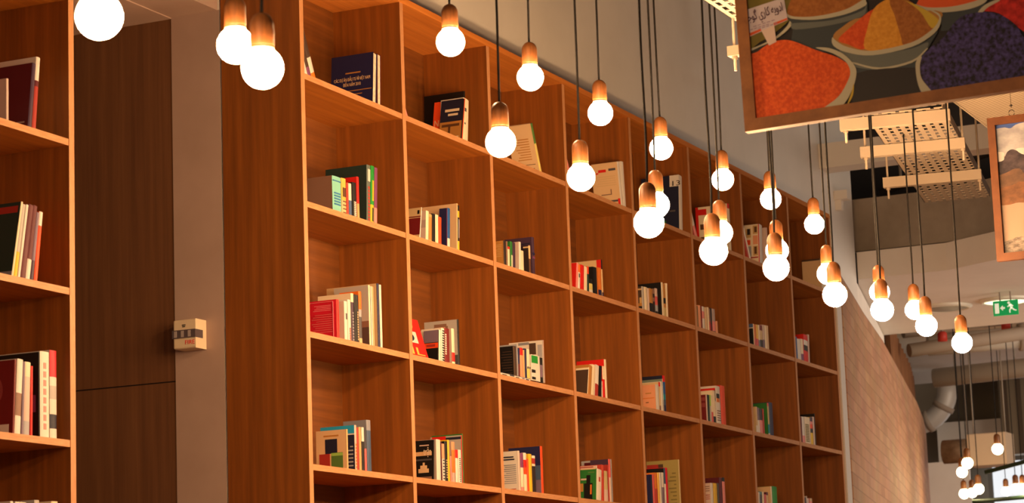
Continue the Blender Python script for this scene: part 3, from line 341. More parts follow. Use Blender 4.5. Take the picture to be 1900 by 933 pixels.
["mustard yellow book, fifth from left on fourth shelf, third column of long bookcase","books on the fourth shelf, third column",2.3394,0.0388,0.03,0.1306,0.1978,0.0,"Y","Y","s",[],[],[],"",2.5167],
["dark red and black book, sixth from left on fourth shelf, third column of long bookcase","books on the fourth shelf, third column",2.3821,0.0414,0.03,0.1268,0.1922,0.0,"M","M","s",[[0,0.72,"K2"],[0.72,0.78,"I"],[0.78,0.93,"R3"],[0.93,1,"W"]],[],[],"",2.5167],
["tall blue hardback with red-orange spine, rightmost on fourth shelf, third column of long bookcase","books on the fourth shelf, third column",2.4909,0.0275,0.03,0.1834,0.2477,0.0,"N","O2","s",[],[[0,0.3,0,0.3,"V3"],[0,0.3,0.3,0.6,"B4"]],[],"",2.5167],
["pink leaflet leaning at the divider, leftmost on top shelf, fourth column of long bookcase","books on the top shelf, fourth column",3.0601,0.0257,0.028,0.2,0.25,-31.2,"P","P","s",[],[],[],"",4.2267],
["white-backed magazine with red heading, second from left on top shelf, fourth column of long bookcase","books on the top shelf, fourth column",3.774,0.0335,0.03,0.1649,0.2658,-8.0,"H2","W","s",[],[[0.45,0.75,0.8,0.86,"R"],[0.08,0.35,0.82,0.87,"D"],[0.75,0.95,0.77,0.8,"R"],[0.1,0.85,0.5,0.517,"A2"],[0.1,0.8,0.548,0.565,"A2"],[0.1,0.73,0.596,0.613,"A2"],[0.1,0.8,0.644,0.661,"A2"],[0.1,0.85,0.692,0.709,"A2"],[0.3,0.7,0.3,0.32,"BR"],[0.3,0.33,0.3,0.42,"BR"],[0.05,0.35,0.14,0.18,"D"],[0,0.08,0.02,0.2,"R"]],[],"",4.2267],
["thick ivory magazine, rightmost on top shelf, fourth column of long bookcase","books on the top shelf, fourth column",3.811,0.0407,0.03,0.182,0.2758,-3.0,"W","W","s",[],[],[],"",4.2267],
["red book with pink spine, leftmost on second shelf, fourth column of long bookcase","books on the second shelf, fourth column",3.0543,0.0238,0.03,0.0399,0.1513,10.0,"R","P","s",[],[],[],"",3.6567],
["white book with orange top, second from left on second shelf, fourth column of long bookcase","books on the second shelf, fourth column",3.0815,0.0307,0.03,0.11,0.1435,8.0,"W","W","s",[[0,0.7,"W"],[0.7,1,"O"]],[],[[0.2,0.6,0.5,0.65,"D"]],"",3.6567],
["bright red book, third from left on second shelf, fourth column of long bookcase","books on the second shelf, fourth column",3.1232,0.044,0.03,0.11,0.1469,7.0,"R","R","s",[],[],[],"",3.6567],
["ivory book, fourth from left on second shelf, fourth column of long bookcase","books on the second shelf, fourth column",3.1713,0.0401,0.03,0.11,0.1446,6.0,"I","I","s",[],[],[],"",3.6567],
["orange-tipped dark green book, fifth from left on second shelf, fourth column of long bookcase","books on the second shelf, fourth column",3.2155,0.0264,0.03,0.11,0.1507,3.0,"G3","G3","s",[[0,0.72,"G3"],[0.72,1,"O2"]],[],[],"",3.6567],
["short black and yellow book, sixth from left on second shelf, fourth column of long bookcase","books on the second shelf, fourth column",3.2447,0.0503,0.03,0.11,0.0863,0.0,"Y3","Y3","s",[[0,0.3,"W"],[0.3,0.7,"Y3"],[0.7,1,"K"]],[],[],"",3.6567],
["thick black book, seventh from left on second shelf, fourth column of long bookcase","books on the second shelf, fourth column",3.3027,0.0598,0.03,0.1,0.1613,0.0,"K","K","s",[],[],[],"",3.6567],
["orange book with navy foot, eighth from left on second shelf, fourth column of long bookcase","books on the second shelf, fourth column",3.3781,0.0483,0.03,0.1107,0.1677,0.0,"O3","O3","s",[[0,0.25,"N"],[0.25,1,"O3"]],[],[],"",3.6567],
["tall pale book with red and black spine, rightmost on second shelf, fourth column of bookcase","books on the second shelf, fourth column",3.4292,0.0157,0.03,0.1813,0.2179,0.0,"A2","K","s",[[0,0.15,"N"],[0.15,0.75,"A2"],[0.75,1,"K"]],[[0,0.15,0.72,1,"R"],[0,1,0.0,0.7,"A2"]],[],"",3.6567],
["curling dark brown book with ivory edge, leftmost on third shelf, fourth column of long bookcase","books on the third shelf, fourth column",3.1457,0.0072,0.03,0.0774,0.159,14.0,"F2","I","s",[],[[0,1,0.93,1,"I"]],[],"",3.0867],
["tan book, second from left on third shelf, fourth column of long bookcase","books on the third shelf, fourth column",3.1558,0.048,0.03,0.1105,0.1675,13.0,"A3","A3","s",[],[],[],"",3.0867],
["ivory book, third from left on third shelf, fourth column of long bookcase","books on the third shelf, fourth column",3.2082,0.0454,0.03,0.1154,0.1749,12.0,"I","I","s",[],[],[],"",3.0867],
["white and red book, fourth from left on third shelf, fourth column of long bookcase","books on the third shelf, fourth column",3.261,0.0457,0.03,0.1176,0.1782,10.0,"W","W","s",[[0,0.4,"R3"],[0.4,1,"W"]],[],[],"",3.0867],
["black book, fifth from left on third shelf, fourth column of long bookcase","books on the third shelf, fourth column",3.3275,0.0268,0.03,0.1191,0.1805,7.0,"K","K","s",[],[],[],"",3.0867],
["short pinkish book, sixth from left on third shelf, fourth column of long bookcase","books on the third shelf, fourth column",3.3572,0.0149,0.03,0.11,0.0964,2.0,"P2","P2","s",[],[],[],"",3.0867],
["red book with ivory top, seventh from left on third shelf, fourth column of long bookcase","books on the third shelf, fourth column",3.3781,0.0314,0.03,0.1206,0.1827,2.0,"R","R","s",[[0,0.6,"R"],[0.6,1,"I"]],[],[],"",3.0867],
["tall white-spined book with bright red cover, rightmost on third shelf, fourth column of long bookcase","books on the third shelf, fourth column",3.4141,0.0286,0.03,0.1694,0.2248,0.0,"R","I","s",[],[],[],"",3.0867],
["green magazine with black figure on cover, leftmost on fourth shelf, fourth column of long bookcase","books on the fourth shelf, fourth column",3.2031,0.009,0.03,0.0935,0.1788,8.0,"G","G","s",[],[[0.2,0.75,0,0.55,"K"],[0.35,0.6,0.55,0.8,"K"],[0.1,0.5,0.86,0.9,"G5"],[0.6,0.95,0.65,0.7,"P2"],[0.25,0.35,0.2,0.5,"O3"],[0.8,1,0.3,0.55,"A3"],[0,1,0.97,1,"A2"]],[],"",2.5167],
["white magazine with red stripe, second from left on fourth shelf, fourth column of long bookcase","books on the fourth shelf, fourth column",3.2144,0.0053,0.03,0.0971,0.1943,7.0,"P2","W","s",[],[[0.2,1,0.95,0.98,"R3"]],[],"",2.5167],
["white spined book, third from left on fourth shelf, fourth column of long bookcase","books on the fourth shelf, fourth column",3.2242,0.0666,0.03,0.113,0.1711,7.0,"W","W","s",[],[],[[0.3,0.6,0.6,0.75,"R2"]],"",2.5167],
["brick red book, fourth from left on fourth shelf, fourth column of long bookcase","books on the fourth shelf, fourth column",3.2969,0.0336,0.03,0.1328,0.2012,5.0,"R2","R2","s",[],[],[],"",2.5167],
["tan-spined book with pink foot, fifth from left on fourth shelf, fourth column of long bookcase","books on the fourth shelf, fourth column",3.3335,0.0583,0.03,0.1129,0.171,0.0,"A2","A2","s",[[0,0.4,"P2"],[0.4,1,"Y4"]],[],[],"",2.5167],
["red spined book, sixth from left on fourth shelf, fourth column of long bookcase","books on the fourth shelf, fourth column",3.3949,0.0139,0.03,0.1368,0.2072,0.0,"R3","R3","s",[],[],[],"",2.5167],
["tall pink and red spined dark book, seventh on fourth shelf, fourth column of bookcase","books on the fourth shelf, fourth column",3.4134,0.0279,0.03,0.1117,0.2395,0.0,"V2","P","s",[[0,0.58,"P2"],[0.58,1,"C2"]],[],[],"",2.5167],
["grey magazine with dark red square, rightmost on fourth shelf, fourth column of long bookcase","books on the fourth shelf, fourth column",3.496,0.0062,0.05,0.1801,0.2452,0.0,"S2","S2","s",[],[[0.1,0.45,0.86,0.94,"N2"],[0.62,0.9,0.84,0.96,"M"]],[],"",2.5167],
["thin white leaflet at the divider, leftmost on top shelf, fifth column of long bookcase","books on the top shelf, fifth column",3.9385,0.0197,0.024,0.2,0.14,-18.21,"W","W","s",[],[],[],"",4.2267],
["dark magazine with number label, rightmost on top shelf, fifth column of long bookcase","books on the top shelf, fifth column",4.7131,0.058,0.03,0.2504,0.3552,5.0,"N2","W","s",[],[[0,0.24,0.8,1,"W"],[0.3,0.5,0.55,0.6,"D"],[0.1,0.25,0.35,0.38,"D"],[0.5,0.8,0.1,0.6,"K"],[0.35,0.43,0.14,0.2,"G"]],[],"13",4.2267],
["dark picture paperback with grey spine, leftmost on second shelf, fifth column of long bookcase","books on the second shelf, fifth column",4.0344,0.0334,0.03,0.0338,0.1447,0.0,"F2","Q","s",[],[[0,1,0.85,0.92,"A"],[0.05,0.5,0.3,0.55,"A"],[0.0,1,0.2,0.32,"A3"],[0.1,1,0,0.18,"K"]],[],"",3.6567],
["ivory spined book, second from left on second shelf, fifth column of long bookcase","books on the second shelf, fifth column",4.0714,0.0519,0.03,0.11,0.1471,0.0,"I","I","s",[],[],[],"",3.6567],
["thin pink book, third from left on second shelf, fifth column of long bookcase","books on the second shelf, fifth column",4.1263,0.0235,0.03,0.11,0.1459,0.0,"P2","P2","s",[],[],[],"",3.6567],
["gold-topped black book, fourth from left on second shelf, fifth column of long bookcase","books on the second shelf, fifth column",4.1527,0.0576,0.03,0.11,0.1493,0.0,"K","K","s",[[0,0.42,"K"],[0.42,1,"A3"]],[],[],"",3.6567],
["grey and black spined book, fifth from left on second shelf, fifth column of long bookcase","books on the second shelf, fifth column",4.2133,0.0297,0.03,0.11,0.1549,0.0,"K2","K2","s",[[0,0.5,"K2"],[0.5,0.65,"BR"],[0.65,0.8,"K2"],[0.8,1,"BR"]],[],[],"",3.6567],
["pink-topped black and white book, sixth from left on second shelf, fifth column of long bookcase","books on the second shelf, fifth column",4.246,0.0433,0.03,0.11,0.1612,0.0,"K","K","s",[[0,0.15,"K"],[0.15,0.38,"S2"],[0.38,0.7,"C2"],[0.7,1,"P2"]],[],[],"",3.6567],
["tall black book with pale spine, seventh on second shelf, fifth column of bookcase","books on the second shelf, fifth column",4.3555,0.0287,0.03,0.1505,0.2106,0.0,"K","I","s",[],[],[],"",3.6567],
["gold spined book with black emblems, eighth on second shelf, fifth column of bookcase","books on the second shelf, fifth column",4.3872,0.0349,0.03,0.1367,0.2072,0.0,"A3","A3","s",[[0,0.3,"Y4"],[0.3,0.42,"A3"],[0.42,0.58,"K"],[0.58,1,"A3"]],[],[],"",3.6567],
["thin ivory book, rightmost on second shelf, fifth column of long bookcase","books on the second shelf, fifth column",4.4267,0.0229,0.03,0.1412,0.214,2.0,"I","I","s",[],[],[],"",3.6567],
["peach-covered book with white spine, leftmost on third shelf, fifth column of long bookcase","books on the third shelf, fifth column",4.1847,0.0525,0.03,0.0944,0.1555,0.0,"H3","W","s",[],[[0.3,0.7,0.66,0.7,"A3"],[0.1,0.9,0.48,0.51,"O3"],[0.5,0.7,0.32,0.35,"F"]],[],"",3.0867],
["red-tipped tan book, second from left on third shelf, fifth column of long bookcase","books on the third shelf, fifth column",4.2402,0.023,0.03,0.1149,0.1742,0.0,"A2","A2","s",[[0,0.2,"BR"],[0.2,0.85,"A2"],[0.85,1,"R"]],[],[],"",3.0867],
["white book, third from left on third shelf, fifth column of long bookcase","books on the third shelf, fifth column",4.2662,0.0261,0.03,0.1183,0.1793,0.0,"W","W","s",[],[],[],"",3.0867],
["grey-green book with white edge, fourth from left on third shelf, fifth column of long bookcase","books on the third shelf, fifth column",4.2946,0.0052,0.03,0.1274,0.1975,0.0,"G6","W","s",[],[],[],"",3.0867],
["tall blue and teal book with red top, rightmost on third shelf, fifth column of bookcase","books on the third shelf, fifth column",4.3058,0.0413,0.03,0.1308,0.2191,0.0,"N2","B2","s",[[0,0.2,"N"],[0.2,0.35,"B4"],[0.35,0.5,"T2"],[0.5,0.83,"B2"],[0.83,1,"R"]],[],[],"",3.0867],
["navy book, leftmost on fourth shelf, fifth column of long bookcase","books on the fourth shelf, fifth column",4.0348,0.0302,0.03,0.0348,0.1906,0.0,"N","N3","s",[],[],[],"",2.5167],
["pinkish-red spined book, second from left on fourth shelf, fifth column of long bookcase","books on the fourth shelf, fifth column",4.0674,0.0312,0.03,0.1282,0.1942,0.0,"C2","C2","s",[],[],[],"",2.5167],
["orange book with red foot, third from left on fourth shelf, fifth column of long bookcase","books on the fourth shelf, fifth column",4.1017,0.0434,0.03,0.1359,0.2059,0.0,"O3","O3","s",[[0,0.55,"R2"],[0.55,1,"O3"]],[],[],"",2.5167],
["mustard-spined book, fourth from left on fourth shelf, fifth column of long bookcase","books on the fourth shelf, fifth column",4.1475,0.0299,0.03,0.1377,0.2086,0.0,"Y2","Y2","s",[],[],[],"",2.5167],
["white spined book, fifth from left on fourth shelf, fifth column of long bookcase","books on the fourth shelf, fifth column",4.1798,0.017,0.03,0.1393,0.2111,0.0,"W","W","s",[],[],[],"",2.5167],
["thin teal-grey book, sixth from left on fourth shelf, fifth column of long bookcase","books on the fourth shelf, fifth column",4.1992,0.0081,0.03,0.1401,0.2122,0.0,"S2","S2","s",[],[],[],"",2.5167],
["lilac-white book, seventh from left on fourth shelf, fifth column of long bookcase","books on the fourth shelf, fifth column",4.2098,0.0407,0.03,0.1405,0.2128,0.0,"W","W","s",[[0,0.6,"V3"],[0.6,1,"W"]],[],[],"",2.5167],
["black-covered book with blue-topped spine, eighth from left on fourth shelf, fifth column of long bookcase","books on the fourth shelf, fifth column",4.2554,0.0254,0.03,0.1103,0.241,0.0,"K","W","s",[[0,0.62,"W"],[0.62,1,"B4"]],[],[],"",2.5167],
["red spined book, ninth from left on fourth shelf, fifth column of long bookcase","books on the fourth shelf, fifth column",4.284,0.0304,0.03,0.162,0.2454,0.0,"C","C","s",[],[],[],"",2.5167],
["tall olive book with printed cover, rightmost on fourth shelf, fifth column of long bookcase","books on the fourth shelf, fifth column",4.4974,0.0202,0.03,0.2047,0.3065,0.0,"O4","Y4","s",[],[[0.08,0.32,0.15,0.175,"O5"],[0.08,0.27,0.222,0.247,"O5"],[0.08,0.2,0.294,0.32,"O5"],[0.08,0.27,0.367,0.392,"O5"],[0.08,0.32,0.439,0.464,"O5"],[0.08,0.15,0.511,0.536,"O5"],[0.08,0.32,0.583,0.609,"O5"],[0.08,0.27,0.656,0.681,"O5"],[0.08,0.2,0.728,0.753,"O5"],[0.5,0.98,0.72,0.93,"R3"],[0.47,0.62,0.7,0.93,"F2"]],[],"",2.5167],
["red leaflet leaning at the divider, leftmost on top shelf, sixth column of long bookcase","books on the top shelf, sixth column",4.9588,0.031,0.032,0.18,0.2,-29.94,"R2","R2","s",[],[],[],"",4.2267],
["white and pink magazine leaning at the divider, second on top shelf, sixth column of bookcase","books on the top shelf, sixth column",4.9995,0.0377,0.032,0.2,0.27,-29.94,"P2","P2","s",[[0,0.3,"P"],[0.3,1,"W"]],[],[],"",4.2267],
["magazine with red heading and food pictures, third on top shelf, sixth column of bookcase","books on the top shelf, sixth column",5.5238,0.0163,0.03,0.1888,0.2964,0.0,"I","R","s",[],[[0.6,0.97,0.82,0.95,"R"],[0.9,1,0,1,"R"],[0.1,0.5,0.86,0.93,"W"],[0.7,0.85,0.5,0.62,"F"],[0.45,0.6,0.5,0.66,"O3"],[0.7,0.85,0.2,0.34,"F"],[0.4,0.6,0.2,0.36,"R3"],[0.1,0.3,0.3,0.6,"A3"]],[],"",4.2267],
["ivory spined magazine, fourth from left on top shelf, sixth column of long bookcase","books on the top shelf, sixth column",5.5619,0.0394,0.03,0.1872,0.2836,0.0,"I","I","s",[],[],[],"",4.2267],
["ivory magazine with red corner, rightmost on top shelf, sixth column of long bookcase","books on the top shelf, sixth column",5.6144,0.0418,0.03,0.0783,0.3196,0.0,"I","I","s",[[0,0.9,"I"],[0.9,1,"R"]],[],[],"",4.2267],
["olive book, leftmost on second shelf, sixth column of long bookcase","books on the second shelf, sixth column",4.9242,0.0468,0.03,0.11,0.1406,0.0,"A4","A4","s",[],[],[],"",3.6567],
["salmon book, second from left on second shelf, sixth column of long bookcase","books on the second shelf, sixth column",4.9737,0.0437,0.03,0.11,0.1489,0.0,"H3","H3","s",[],[],[],"",3.6567],
["thin dark red book, third from left on second shelf, sixth column of long bookcase","books on the second shelf, sixth column",5.0201,0.0173,0.03,0.11,0.1492,0.0,"M2","M2","s",[],[],[],"",3.6567],
["ivory and pink book, fourth from left on second shelf, sixth column of long bookcase","books on the second shelf, sixth column",5.0401,0.0441,0.03,0.11,0.1488,0.0,"W","W","s",[[0,0.5,"W"],[0.5,0.8,"P"],[0.8,1,"W"]],[],[],"",3.6567],
["beige book, fifth from left on second shelf, sixth column of long bookcase","books on the second shelf, sixth column",5.0882,0.0511,0.03,0.11,0.1499,0.0,"H2","H2","s",[],[],[],"",3.6567],
["thin ivory book, sixth from left on second shelf, sixth column of long bookcase","books on the second shelf, sixth column",5.1413,0.0169,0.03,0.11,0.1556,0.0,"I","I","s",[],[],[],"",3.6567],
["brown book with red foot, seventh from left on second shelf, sixth column of long bookcase","books on the second shelf, sixth column",5.1609,0.0271,0.03,0.11,0.1504,0.0,"BR","BR","s",[[0,0.45,"R2"],[0.45,1,"BR"]],[],[],"",3.6567],
["dark brown book, eighth from left on second shelf, sixth column of long bookcase","books on the second shelf, sixth column",5.1913,0.0279,0.03,0.11,0.1569,0.0,"K2","K2","s",[[0,0.35,"M"],[0.35,1,"K2"]],[],[],"",3.6567],
["pinkish-grey book with pink foot, ninth from left on second shelf, sixth column of long bookcase","books on the second shelf, sixth column",5.2219,0.0546,0.03,0.11,0.1566,0.0,"P3","P3","s",[[0,0.1,"F"],[0.1,0.5,"P"],[0.5,1,"P3"]],[],[],"",3.6567],
["short peach book, rightmost on second shelf, sixth column of long bookcase","books on the second shelf, sixth column",5.2848,0.033,0.03,0.11,0.086,0.0,"H3","H3","s",[],[],[],"",3.6567],
["maroon book with pink spine, leftmost on third shelf, sixth column of long bookcase","books on the third shelf, sixth column",5.0325,0.0192,0.03,0.0485,0.1701,0.0,"M2","P2","s",[],[[0.1,0.9,0.55,0.7,"M3"],[0.1,0.9,0.78,0.9,"M3"]],[],"",3.0867],
["dark green book, second from left on third shelf, sixth column of long bookcase","books on the third shelf, sixth column",5.0542,0.0358,0.03,0.1129,0.1711,2.0,"G3","G3","s",[],[],[],"",3.0867],
["pale green book, third from left on third shelf, sixth column of long bookcase","books on the third shelf, sixth column",5.0944,0.0254,0.03,0.1147,0.1737,2.0,"G5","G5","s",[[0,0.6,"Q"],[0.6,1,"L2"]],[],[],"",3.0867],
["pinkish ivory book, fourth from left on third shelf, sixth column of long bookcase","books on the third shelf, sixth column",5.1234,0.0317,0.03,0.1155,0.175,0.0,"H2","H2","s",[[0,0.4,"C2"],[0.4,1,"I"]],[],[],"",3.0867],
["ivory book with black foot, fifth from left on third shelf, sixth column of long bookcase","books on the third shelf, sixth column",5.1586,0.0442,0.03,0.1371,0.2078,0.0,"I","I","s",[[0,0.22,"K"],[0.22,1,"I"]],[],[],"",3.0867],
["white magazine with red cover band, sixth on third shelf, sixth column of bookcase","books on the third shelf, sixth column",5.2055,0.0062,0.03,0.1012,0.2387,0.0,"W","W","s",[],[[0,1,0.82,0.95,"R"],[0,0.1,0.6,0.9,"K"]],[],"",3.0867],
["thick patterned white book, seventh from left on third shelf, sixth column of long bookcase","books on the third shelf, sixth column",5.2153,0.0786,0.03,0.1593,0.2414,0.0,"W","W","s",[],[],[[0.1,0.7,0.68,0.8,"K"],[0.1,0.7,0.58,0.68,"O3"],[0.1,0.8,0.1,0.13,"BR"],[0.1,0.8,0.16,0.19,"BR"],[0.1,0.8,0.22,0.25,"BR"],[0.1,0.8,0.28,0.31,"BR"],[0.1,0.8,0.34,0.37,"BR"]],"",3.0867],
["thick red hardback, rightmost on third shelf, sixth column of long bookcase","books on the third shelf, sixth column",5.2983,0.0857,0.03,0.1664,0.2521,0.0,"R","O2","s",[],[],[],"",3.0867],
["white-backed book with pink print, leftmost on fourth shelf, sixth column of long bookcase","books on the fourth shelf, sixth column",5.0344,0.0465,0.03,0.0507,0.1975,0.0,"P2","W","s",[],[[0.1,0.9,0.5,0.521,"R3"],[0.1,0.85,0.56,0.581,"R3"],[0.1,0.78,0.62,0.641,"R3"],[0.1,0.9,0.75,0.773,"BR"],[0.1,0.85,0.817,0.84,"BR"],[0.1,0.78,0.883,0.907,"BR"]],[],"",2.5167],
["yellow book, second from left on fourth shelf, sixth column of long bookcase","books on the fourth shelf, sixth column",5.086,0.0663,0.03,0.132,0.1999,0.0,"Y","Y","s",[[0,0.3,"Y3"],[0.3,1,"Y"]],[],[],"",2.5167],
["dark grey book, third from left on fourth shelf, sixth column of long bookcase","books on the fourth shelf, sixth column",5.1563,0.0327,0.03,0.1341,0.2031,0.0,"D","D","s",[],[],[],"",2.5167],
["tall maroon book, fourth from left on fourth shelf, sixth column of long bookcase","books on the fourth shelf, sixth column",5.1956,0.0527,0.03,0.0938,0.2405,0.0,"M","M","s",[],[],[],"",2.5167],
["pink book with black top, rightmost on fourth shelf, sixth column of long bookcase","books on the fourth shelf, sixth column",5.2515,0.0484,0.03,0.1606,0.2433,0.0,"P","P","s",[[0,0.9,"P"],[0.9,1,"K"]],[],[],"",2.5167],
["red leaflet leaning at the divider, leftmost on top shelf, seventh column of long bookcase","books on the top shelf, seventh column",5.9434,0.0278,0.02,0.18,0.25,-28.75,"R2","R2","s",[],[],[],"",4.2267],
["white leaflet leaning at the divider, second on top shelf, seventh column of bookcase","books on the top shelf, seventh column",5.9803,0.0227,0.02,0.18,0.26,-28.75,"W","W","s",[],[],[],"",4.2267],
["magazine with small portraits and red edge, third on top shelf, seventh column of bookcase","books on the top shelf, seventh column",6.2117,0.0604,0.03,0.1079,0.2761,5.0,"I","W","s",[],[[0,0.06,0,1,"R"],[0.1,0.42,0.76,0.97,"A"],[0.15,0.32,0.8,0.94,"F"],[0.55,0.9,0.68,0.9,"A"],[0.6,0.8,0.75,0.9,"K2"],[0.1,0.42,0.5,0.72,"H3"],[0.6,0.85,0.5,0.62,"O2"],[0.1,0.42,0.22,0.46,"A"],[0.18,0.34,0.26,0.44,"F"],[0.55,0.9,0.2,0.46,"S2"],[0.1,0.9,0.16,0.19,"R3"]],[],"",4.2267],
["white magazine, rightmost on top shelf, seventh column of long bookcase","books on the top shelf, seventh column",6.3771,0.0193,0.03,0.1,0.2767,0.0,"P2","P2","s",[],[[0.3,0.5,0.84,0.92,"K2"]],[],"",4.2267],
["black book with blue top, leftmost on second shelf, seventh column of long bookcase","books on the second shelf, seventh column",5.9977,0.0119,0.03,0.0369,0.1494,0.0,"K","I","s",[],[[0,1,0.84,1,"B3"],[0,1,0.81,0.84,"W"]],[],"",3.6567],
["orange and pink book, second from left on second shelf, seventh column of long bookcase","books on the second shelf, seventh column",6.0126,0.0448,0.03,0.11,0.1494,0.0,"O3","O3","s",[[0,0.38,"C2"],[0.38,1,"O3"]],[],[],"",3.6567],
["yellow and pink book, third from left on second shelf, seventh column of long bookcase","books on the second shelf, seventh column",6.0605,0.0391,0.03,0.11,0.1523,0.0,"Y2","Y2","s",[[0,0.38,"C2"],[0.38,1,"Y2"]],[],[],"",3.6567],
["ivory book, fourth from left on second shelf, seventh column of long bookcase","books on the second shelf, seventh column",6.1025,0.0256,0.03,0.11,0.1547,0.0,"I","I","s",[[0,0.35,"Q2"],[0.35,1,"I"]],[],[],"",3.6567],
["tan and black book, fifth from left on second shelf, seventh column of long bookcase","books on the second shelf, seventh column",6.1312,0.0546,0.03,0.11,0.1567,0.0,"A2","A2","s",[[0,0.38,"K2"],[0.38,0.78,"A2"],[0.78,1,"M2"]],[],[],"",3.6567],
["pink and brown book, sixth from left on second shelf, seventh column of long bookcase","books on the second shelf, seventh column",6.1888,0.0381,0.03,0.11,0.1658,0.0,"P2","P2","s",[[0,0.4,"V3"],[0.4,1,"P2"]],[],[],"",3.6567],
["ivory book, seventh from left on second shelf, seventh column of long bookcase","books on the second shelf, seventh column",6.2314,0.0337,0.03,0.1101,0.1669,0.0,"I","I","s",[],[],[],"",3.6567],
["thick ivory book, rightmost on second shelf, seventh column of long bookcase","books on the second shelf, seventh column",6.2682,0.0415,0.03,0.1121,0.1698,0.0,"H2","H2","s",[],[],[],"",3.6567],
["tan book with white foot, leftmost on third shelf, seventh column of long bookcase","books on the third shelf, seventh column",5.9603,0.0329,0.03,0.1,0.173,0.0,"A2","A2","s",[[0,0.3,"W"],[0.3,1,"A2"]],[],[],"",3.0867],
["grey-purple and white book, second from left on third shelf, seventh column of long bookcase","books on the third shelf, seventh column",5.9968,0.0367,0.03,0.1122,0.17,0.0,"W","W","s",[[0,0.52,"W"],[0.52,1,"V3"]],[],[],"",3.0867],
["dark book with pink foot, third from left on third shelf, seventh column of long bookcase","books on the third shelf, seventh column",6.0371,0.059,0.03,0.1104,0.1673,0.0,"K2","K2","s",[[0,0.55,"P"],[0.55,1,"K2"]],[],[],"",3.0867],
["red book, fourth from left on third shelf, seventh column of long bookcase","books on the third shelf, seventh column",6.0999,0.0241,0.03,0.1129,0.171,0.0,"R2","R2","s",[],[],[],"",3.0867],
["tall green book with teal-footed spine, fifth on third shelf, seventh column of bookcase","books on the third shelf, seventh column",6.2023,0.03,0.03,0.0999,0.2182,0.0,"G","I","s",[[0,0.08,"P2"],[0.08,0.35,"T2"],[0.35,0.9,"Y4"],[0.9,1,"C2"]],[],[],"",3.0867],
["tall navy hardback, rightmost on third shelf, seventh column of long bookcase","books on the third shelf, seventh column",6.2379,0.0727,0.03,0.1491,0.2258,0.0,"N","N","s",[],[],[],"",3.0867],
["orange book, leftmost on fourth shelf, seventh column of long bookcase","books on the fourth shelf, seventh column",5.8804,0.0321,0.03,0.1234,0.1869,4.0,"O3","O3","s",[],[],[],"",2.5167],
["white spined book, second from left on fourth shelf, seventh column of long bookcase","books on the fourth shelf, seventh column",5.9144,0.0244,0.03,0.1235,0.1871,4.0,"W","W","s",[],[],[],"",2.5167],
["teal and slate book, third from left on fourth shelf, seventh column of long bookcase","books on the fourth shelf, seventh column",5.9417,0.0539,0.03,0.1263,0.1913,3.0,"T3","T3","s",[[0,0.9,"D"],[0.9,1,"T3"]],[],[],"",2.5167],
["ivory spined book, fourth from left on fourth shelf, seventh column of long bookcase","books on the fourth shelf, seventh column",5.9985,0.0335,0.03,0.128,0.194,2.0,"I","I","s",[],[],[],"",2.5167],
["red spined book, fifth from left on fourth shelf, seventh column of long bookcase","books on the fourth shelf, seventh column",6.0419,0.0396,0.03,0.1186,0.1797,0.0,"C2","C2","s",[],[],[],"",2.5167],
["maroon and tan book, sixth from left on fourth shelf, seventh column of long bookcase","books on the fourth shelf, seventh column",6.0854,0.0358,0.03,0.1296,0.1964,0.0,"M","M","s",[[0,0.9,"A2"],[0.9,1,"M"]],[],[],"",2.5167],
["tall cream book, seventh from left on fourth shelf, seventh column of long bookcase","books on the fourth shelf, seventh column",6.1762,0.0276,0.03,0.0949,0.238,0.0,"H2","I","s",[],[],[],"",2.5167],
["tall bright green book, rightmost on fourth shelf, seventh column of long bookcase","books on the fourth shelf, seventh column",6.2114,0.0961,0.03,0.1594,0.2415,0.0,"L","L","s",[],[],[],"",2.5167],
["tan book with pale page edges, only one on top shelf, eighth column of long bookcase","books on the top shelf, eighth column",7.5585,0.1336,0.03,0.1392,0.2299,0.0,"H2","A2","p",[],[[0,1,0.95,1,"F2"]],[],"",4.2267],
["blue book, leftmost on second shelf, eighth column of long bookcase","books on the second shelf, eighth column",6.8697,0.0451,0.03,0.11,0.1619,0.0,"B2","B2","s",[],[],[],"",3.6567],
["white book, second from left on second shelf, eighth column of long bookcase","books on the second shelf, eighth column",6.9183,0.0765,0.03,0.11,0.1527,0.0,"W","W","s",[],[],[],"",3.6567],
["ivory book with purple foot, third from left on second shelf, eighth column of long bookcase","books on the second shelf, eighth column",6.9984,0.0538,0.03,0.11,0.16,0.0,"I","I","s",[[0,0.35,"V"],[0.35,1,"I"]],[],[],"",3.6567],
["red book with black and white middle, fourth on second shelf, eighth column of bookcase","books on the second shelf, eighth column",7.0594,0.0904,0.03,0.1299,0.1969,3.0,"R","R","s",[[0,0.42,"R"],[0.42,0.62,"K"],[0.62,0.8,"W"],[0.8,1,"R"]],[],[],"",3.6567],
["thin pinkish-white book, rightmost on second shelf, eighth column of long bookcase","books on the second shelf, eighth column",7.1552,0.0237,0.03,0.137,0.2076,4.0,"P2","P2","s",[],[],[],"",3.6567],
["maroon book, leftmost on third shelf, eighth column of long bookcase","books on the third shelf, eighth column",6.8636,0.0568,0.03,0.1191,0.1805,0.0,"M2","M2","s",[],[],[],"",3.0867],
["white and pink book, second from left on third shelf, eighth column of long bookcase","books on the third shelf, eighth column",6.9242,0.0553,0.03,0.1223,0.1853,0.0,"W","W","s",[[0,0.3,"P"],[0.3,1,"W"]],[],[],"",3.0867],
